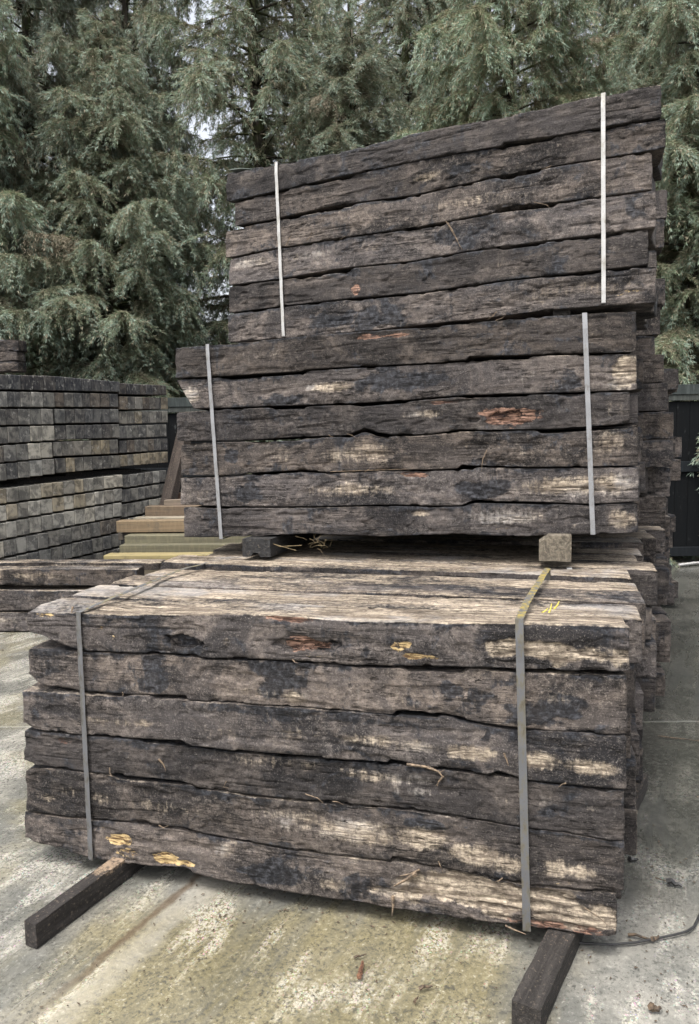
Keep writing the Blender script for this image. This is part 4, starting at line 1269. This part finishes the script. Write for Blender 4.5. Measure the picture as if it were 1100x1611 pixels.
# post leaning on the stack
pa, pb = at_depth(258, 797, 10.15), at_depth(288, 672, 10.5)
bearer("leaning_post", pa, pb, 0.19, 0.12, "dark weathered post leaning between the beam stack and the middle bundle", (0.075, 0.060, 0.052), seed=12)["category"] = "post"

# ------------------------------------------------------------------ fence and gate at the back of the yard
def fence(name, x0, x1, y, ztop, label, cat, gatebits=False):
    e = bpy.data.objects.new(name, None)
    COL.objects.link(e)
    e.location = ((x0 + x1) / 2, y, 0)
    tag(e, label, cat)
    Lx = (x1 - x0) / 2
    b = MB()
    n = max(2, int((x1 - x0) / 0.2))
    for i in range(n):
        xa = -Lx + i * 2 * Lx / n
        b.box(xa + .002, xa + 2 * Lx / n - .002, 0, 0.025, 0.10 + rng.uniform(-.01, .01), ztop - .25, .003)
    link("board_panel", b.mesh("board_panel", BOARD), parent=e, color=(0.006, 0.0065, 0.007))
    for z0, z1, nm, cl, t in ((ztop - .15, ztop, "top_rail", (0.055, 0.064, 0.062), .06), (ztop - .24, ztop - .155, "cap_board", (0.070, 0.076, 0.070), .045), (ztop * .515, ztop * .515 + .16, "middle_rail", (0.018, 0.021, 0.024), .05), (.10, .24, "bottom_rail", (0.014, 0.016, 0.018), .05)):
        b = MB()
        b.box(-Lx, Lx, -t, -0.002 if nm != "top_rail" else .03, z0, z1, .004)
        link(nm, b.mesh(nm, BOARD), parent=e, color=cl)
    k = 0
    for xp in np.arange(-Lx, Lx + .01, 2.4):
        b = MB()
        b.box(xp - .06, xp + .06, 0.03, 0.15, 0, ztop - .02, .005)
        link("post", b.mesh("post", BOARD), parent=e, color=(0.03, 0.03, 0.03))
    return e
GY = on_ground(1085, 884)[1]
gx = at_depth(1062, 700, GY)
gz = at_depth(1080, 605, GY)[2]
fence("timber_gate", gx[0] - 2.6, gx[0] + 0.62, GY, gz, "black boarded timber gate with a grey top rail at the end of the right lane", "gate")
fx = at_depth(284, 640, GY + 1)
fz = at_depth(275, 626, GY + 1)[2]
fence("timber_fence", -9.0, fx[0] + 1.0, GY + 1, fz, "black boarded fence glimpsed between the beam stack and the middle bundle", "fence")
fence("timber_fence", gx[0] + 0.80, gx[0] + 5.6, GY + .02, gz, "black boarded fence running on beyond the bright slit strip", "fence")
gp = at_depth(1096, 880, GY + .3)  # added white strip standing in for the bright gap at the gate
b = MB()
b.box(-.045, .045, -.04, .04, 0, 1.0, .006)
b.box(-.05, .05, -.045, .045, 1.0, 1.03, .006)
tag(link("bright_slit_strip", b.mesh("bright_slit_strip", mat_plain("bright slit white", (.62, .63, .60), (.78, .78, .76))), mw=Matrix.Translation((gp[0] + .02, GY - .3, 0))), "white strip standing in for the bright slit at the edge of the black gate", "post")
b = MB()
pA, pB = on_ground(1068, 892), on_ground(1115, 887)
b.tube([np.append(pA[:2], .03), np.append((pA[:2] + pB[:2]) / 2, .035), np.append(pB[:2], .03)], .022, .022, 6)
tag(link("white_pipe", b.mesh("white_pipe", WHITESTRAP, (0, 0, 0, 0))), "thin white pipe lying on the slab in front of the black gate", "pipe")

# ------------------------------------------------------------------ ground
n = 90
gx_ = np.concatenate([np.linspace(-120, -6, 12)[:-1], np.linspace(-6, 6, 70), np.linspace(6, 120, 12)[1:]])
gy_ = np.concatenate([np.linspace(-40, 1, 10)[:-1], np.linspace(1, 13, 90), np.linspace(13, 160, 14)[1:]])
X, Y = np.meshgrid(gx_, gy_, indexing='ij')
Z = np.minimum(0, 0.012 * fbm(np.stack([X.ravel() * .9, Y.ravel() * .9, 0 * X.ravel()], 1), 77, 3)) - 0.004
nx, ny = len(gx_), len(gy_)
I, J = np.meshgrid(np.arange(nx - 1), np.arange(ny - 1), indexing='ij')
q = np.stack([I * ny + J, (I + 1) * ny + J, (I + 1) * ny + J + 1, I * ny + J + 1], -1).reshape(-1, 4)
go = link("ground", set_mesh("ground", np.stack([X.ravel(), Y.ravel(), Z], 1), q, mat_ground()))
go["kind"] = "structure"
fl = MB()
fl.add([(-60, GY + 1.6, .01), (60, GY + 1.6, .01), (60, 90, .01), (-60, 90, .01)], [(0, 1, 2, 3)])
ff = link("forest_floor", fl.mesh("forest_floor", mat_plain("needle litter", (0.018, 0.016, 0.010), (0.06, 0.05, 0.03), .95, 3)))
ff["kind"] = "structure"

# ------------------------------------------------------------------ cable and litter on the slab
b = MB()
pts = [on_ground(x, y, .012) for x, y in ((880, 1478), (905, 1483), (935, 1485), (965, 1486), (1000, 1483), (1030, 1477), (1060, 1471), (1080, 1466), (1092, 1458), (1099, 1444), (1108, 1420), (1130, 1400))]
b.tube(pts, .0045, .0045, 8)
tag(link("cable", b.mesh("cable", BLACK, None, True)), "thin black cable curling over the slab beside the nearest bundle", "cable")

def chip(px, py, L, wd, ang, label, mat=CHIP, name="bark_chip", cat="wood chip"):
    p = on_ground(px, py, .006)
    b = MB()
    r3 = np.random.default_rng(int(px))
    P = [np.array([(t - .5) * L, r3.uniform(-.15, .15) * wd, .004 + .5 * wd * abs(r3.normal(0, .5))]) for t in np.linspace(0, 1, 5)]
    b.tube(P, wd / 2, wd * .2, 5)
    tag(link(name, b.mesh(name, mat), mw=Matrix.Translation(Vector(p)) @ Matrix.Rotation(ang, 4, 'Z')), label, cat)
chip(569, 1528, .085, .022, R(80), "reddish brown bark chip lying alone on the slab in front of the bundle", mat_plain("red bark", (0.05, 0.022, 0.014), (0.18, 0.09, 0.05), .8, 60))
chip(567, 1506, .05, .010, R(20), "small dark twig lying behind the reddish bark chip")
chip(1062, 1394, .06, .03, R(-30), "curled dark leaf scrap on the slab, beside the right lane", BLACK)
chip(1048, 1388, .09, .006, R(-35), "thin twig next to the curled dark leaf scrap")
chip(1012, 1477, .11, .014, R(-20), "dark splinter lying against the black cable")
chip(1032, 1479, .04, .02, R(35), "small dark lump lying on the far side of the black cable")
chip(997, 1354, .04, .026, R(0), "small black lump at the foot of the nearest bundle's right end", BLACK)
chip(1080, 1165, .34, .010, R(-22), "long thin dark twig lying across the right lane")
chip(670, 1556, .05, .016, R(10), "flat brown crumb of bark near the picture bottom, right of the reddish chip")
chip(1032, 1591, .032, .03, R(0), "brown pebble-like lump on the speckled slab by the right batten")
chip(655, 1575, .03, .012, R(60), "tiny bark crumb below the flat brown one")

# crumbs nobody would count
r3 = np.random.default_rng(12)
b = MB()
def crumbs(n, px0, px1, py0, py1, s0, s1):
    for _ in range(n):
        p = on_ground(r3.uniform(px0, px1), r3.uniform(py0, py1), .002)
        s = r3.uniform(s0, s1)
        a = r3.uniform(0, 6.28)
        e = r3.uniform(1, 3)
        v = []
        for k in range(4):
            th = a + k * 1.571 + r3.uniform(-.4, .4)
            v.append(p + np.array([math.cos(th) * s * (e if k % 2 else 1), math.sin(th) * s * (e if k % 2 else 1), 0]))
        v.append(p + np.array([0, 0, s * .9]))
        b.add(v, [(3, 2, 1, 0)], [(0, 1, 4), (1, 2, 4), (2, 3, 4), (3, 0, 4)])
crumbs(260, 40, 980, 1370, 1611, .0012, .004)
crumbs(160, 300, 960, 1390, 1470, .0015, .005)
crumbs(140, 985, 1100, 1000, 1611, .0012, .004)
crumbs(60, 0, 140, 990, 1040, .003, .012)
cr = link("bark_crumbs", b.mesh("bark_crumbs", CHIP))
cr["kind"] = "stuff"
cr["label"] = "scatter of fine bark crumbs over the wet slab"

# straw tuft caught under the middle bundle
b = MB()
for i in range(16):
    x, y = r3.normal(505, 9), r3.uniform(846, 864)
    dd = r3.uniform(-.06, .10)
    a_, bb_ = MID.uv(x, y, 0)
    p = MID.pt(a_, dd, bb_)
    p[2] = max(p[2], LOW.c[2] + low_h + .07)
    P = [p]
    v = np.array([r3.normal(0, 1), r3.normal(0, .6), r3.normal(.3, .5)])
    v /= np.linalg.norm(v)
    for k in range(4):
        v = v + r3.normal(0, .35, 3)
        v[2] -= .1
        v /= np.linalg.norm(v)
        P.append(P[-1] + v * r3.uniform(.010, .026))
    b.tube(P, .0014, .0008, 3)
for P in ([(414, 853), (430, 856), (448, 861), (466, 866)], [(418, 850), (440, 860), (475, 858)]):
    b.tube([MID.pt(*[MID.uv(x, y, -.05)[0], -.05, MID.uv(x, y, -.05)[1]]) for x, y in P], .003, .0015, 4)
tag(link("straw_tuft", b.mesh("straw_tuft", STRAW)), "tangle of dry straw hanging under the middle bundle", "straw")

# ------------------------------------------------------------------ spruces
def spruce_crown(seed, H, Rad, h0, density, sprig=(0.06, 0.13), wid=0.0054, bare=0.0, per=0.075):
    """needle sprigs on drooping shoots that hang from whorled branches. Returns sprig mesh arrays and branch tubes"""
    r = np.random.default_rng(seed)
    br = MB()
    C, Dv, Ln, Tn = [], [], [], []
    h = h0
    while h < H - 0.2:
        nb = int(r.integers(4, 7))
        a0 = r.uniform(0, 6.28)
        for i in range(nb):
            if r.random() < bare * (1 - h / H):
                keep = 0.12
            else:
                keep = 1.0
            az_ = a0 + i * 6.283 / nb + r.normal(0, .25)
            L = (Rad * (1 - (h / H) ** 1.5) ** 0.8 + .25) * r.uniform(.45, 1.18)
            rise = r.uniform(-.05, .30) + .5 * (h / H) ** 2
            droop = r.uniform(.25, .55)
            m = max(6, int(L / .22))
            t = np.linspace(0, 1, m)
            hx = L * t * (1 - .10 * t)
            hz = L * (rise * t - droop * t ** 2 + .28 * droop * t ** 4)
            sw = .10 * L * np.sin(t * 2 + r.uniform(0, 6)) * t
            ca, sa = math.cos(az_), math.sin(az_)
            pts = np.stack([hx * ca - sw * sa, hx * sa + sw * ca, h + hz], 1)
            br.tube(pts, .010 + .012 * L, .004, 4)
            dead = r.random() < .03
            # shoots
            ns = int(L / per * density)
            for k in range(ns):
                tt = r.uniform(.12, 1) ** .75
                if r.random() > keep:
                    continue
                p = np.array([np.interp(tt, t, pts[:, j]) for j in range(3)])
                sd = 1 if r.random() < .5 else -1
                sl_ = (r.uniform(.30, 1.0)) * (1.10 - .50 * tt) * min(1, L / 1.6)
                out = np.array([ca, sa, 0]) * r.uniform(.15, .8) + np.array([-sa, ca, 0]) * sd * r.uniform(.2, .9)
                dn = r.uniform(.25, 1.6)
                q_ = max(5, int(sl_ / .055))
                s = np.linspace(0, 1, q_)
                path = p + np.outer(s * sl_, out) + np.outer(-sl_ * dn * s ** 1.6, [0, 0, 1])
                dirs = np.gradient(path, axis=0)
                dirs /= np.linalg.norm(dirs, axis=1, keepdims=True) + 1e-9
                mlt = 5 if dead else 13
                pp = np.repeat(path, mlt, 0) + r.normal(0, .016, (q_ * mlt, 3))
                dd_ = np.repeat(dirs, mlt, 0) + r.normal(0, .42, (q_ * mlt, 3))
                C.append(pp)
                Dv.append(dd_)
                Ln.append(r.uniform(sprig[0], sprig[1], q_ * mlt))
                tip = np.repeat(s, mlt) * .6 + tt * .4
                Tn.append(np.full(q_ * mlt, -1.0) if dead else np.clip(tip + r.normal(0, .16) + r.normal(0, .10, q_ * mlt), 0, 1))
        h += r.uniform(.26, .50)
    C, Dv, Ln, Tn = np.concatenate(C), np.concatenate(Dv), np.concatenate(Ln), np.concatenate(Tn)
    Dv /= np.linalg.norm(Dv, axis=1, keepdims=True)
    rv = r.normal(0, 1, C.shape)
    sd = np.cross(Dv, rv)
    sd /= np.linalg.norm(sd, axis=1, keepdims=True) + 1e-9
    wv = (wid * r.uniform(.6, 1.4, len(C)))[:, None]
    e = C + Dv * Ln[:, None]
    mdl = C + Dv * (Ln * .45)[:, None]
    V = np.stack([C, mdl + sd * wv, e, mdl - sd * wv], 1).reshape(-1, 3)
    Q = np.arange(len(V)).reshape(-1, 4)
    # colours: brown bare twig, olive, grey green, blue green young tips
    k0, k1, k2, k3 = np.array([.178, .158, .106]), np.array([.166, .182, .108]), np.array([.150, .198, .124]), np.array([.252, .322, .258])
    x = Tn[:, None]
    col = np.where(x < .35, k0 + (k1 - k0) * (x / .35), np.where(x < .72, k1 + (k2 - k1) * ((x - .35) / .37), k2 + (k3 - k2) * ((x - .72) / .28)))
    tw = (r.random(len(C)) < .22) | (Tn < -.5)
    x = np.maximum(x, 0)
    col[tw] = np.array([.27, .235, .165]) * r.uniform(.7, 1.2, (tw.sum(), 1))
    col *= r.uniform(.75, 1.25, (len(C), 1))
    col4 = np.repeat(np.concatenate([col, np.ones((len(C), 1))], 1), 4, 0)
    return V, Q, col4, br

def trunk_mesh(H, r0, seed, b, lean=0.0):
    m = 26
    pts = [np.array([lean * (i / m) ** 1.3 * H * .1 + .05 * math.sin(i * .7 + seed), .05 * math.cos(i * .5 + seed), H * i / (m - 1) - .2]) for i in range(m)]
    b.tube(pts, r0, r0 * .12, 12)
    return b.mesh("trunk", BARK, None, True)

def make_tree(seed, H, Rad, h0, density, r0, bare=0.0, **kw):
    V, Q, c4, br = spruce_crown(seed, H, Rad, h0, density, bare=bare, **kw)
    cm = set_mesh("crown", V, Q, LEAF, {"tone": c4}, None, False)
    return cm, trunk_mesh(H, r0, seed, br)

V1 = make_tree(31, 15.5, 3.1, 0.6, 1.85, .20)
V2 = make_tree(47, 14.0, 2.9, 0.4, 1.9, .18)
V3 = make_tree(59, 17.0, 2.9, 1.4, 1.15, .22, bare=.22)
V4 = make_tree(83, 18.0, 2.7, 2.5, 0.85, .21, bare=.45)


def plant(x, y, var, rot, sc, label, group):
    e = bpy.data.objects.new("spruce_tree", None)
    COL.objects.link(e)
    e.location = (x, y, 0)
    e.rotation_euler = (0, 0, rot)
    e.scale = (sc[0], sc[0], sc[1])
    tag(e, label, "tree", group)
    for nm, me in zip(("crown", "trunk"), var):
        link(nm, me, parent=e)
    return e

GF, GB = "spruces along the yard edge", "spruces deeper in the wood"
def tx(px, y):
    return at_depth(px, 600, y)[0]
front_trees = [
 (-70, 14.5, V2, 0.4, (1.0, 1.0), "drooping spruce at the far left, behind the three grey sleepers"),
 (70, 16.2, V1, 2.2, (1.05, 1.02), "grey-green spruce standing behind the near blocks of new beams"),
 (185, 14.8, V2, 4.0, (.92, .72), "shorter bushy spruce above the far end of the beam stack"),
 (222, 17.6, V1, 1.1, (.86, 1.1), "tall spruce left of the bright sky gap"),
 (415, 16.6, V3, 3.6, (1.10, 1.0), "dark-skirted spruce right of the bright sky gap, behind the uppermost bundle's left end"),
 (560, 15.6, V1, 5.2, (1.0, .66), "pale low spruce showing just above the middle of the uppermost bundle"),
 (800, 15.2, V2, 0.9, (1.02, .98), "sprawling pale spruce behind the right half of the uppermost bundle"),
 (1085, 13.6, V2, 2.7, (1.0, .82), "spruce with bare tangled twigs above the black gate"),
 (1010, 17.5, V1, 3.3, (.95, 1.05), "green spruce behind the right end of the uppermost bundle"),
 (1190, 16.5, V1, 0.2, (1.0, 1.0), "spruce at the far right edge beyond the gate"),
]
for px, y, v, ro, sc, lab in front_trees:
    plant(tx(px, y), y, v, ro, sc, lab, GF)
back = [(-30, 21, "behind the far left spruce"), (120, 22, "between the two leftmost spruces"), (235, 25, "in the wood beside the sky gap"), (480, 21, "just right of the sky gap"), (640, 19.5, "with a mossy trunk above the uppermost bundle"),
        (675, 20.5, "with a twin mossy trunk above the uppermost bundle"), (735, 23, "thin and far between the mossy trunks and the pale spruce"), (850, 22, "behind the sprawling pale spruce"), (945, 19.5, "with a straight green trunk beside the right white band"), (1000, 24, "far behind the right end of the stack"), (1080, 22, "far behind the gate spruce"), (560, 25, "thin and far behind the low pale spruce")]
for i, (px, y, lab) in enumerate(back):
    v = V4 if i in (3, 4, 5, 6, 7, 8, 2, 9, 11) else V3
    plant(tx(px, y), y, v, i * 1.9, (1.0 + .08 * (i % 3), 1.05 + .1 * (i % 2)), "dark open spruce " + lab, GB)
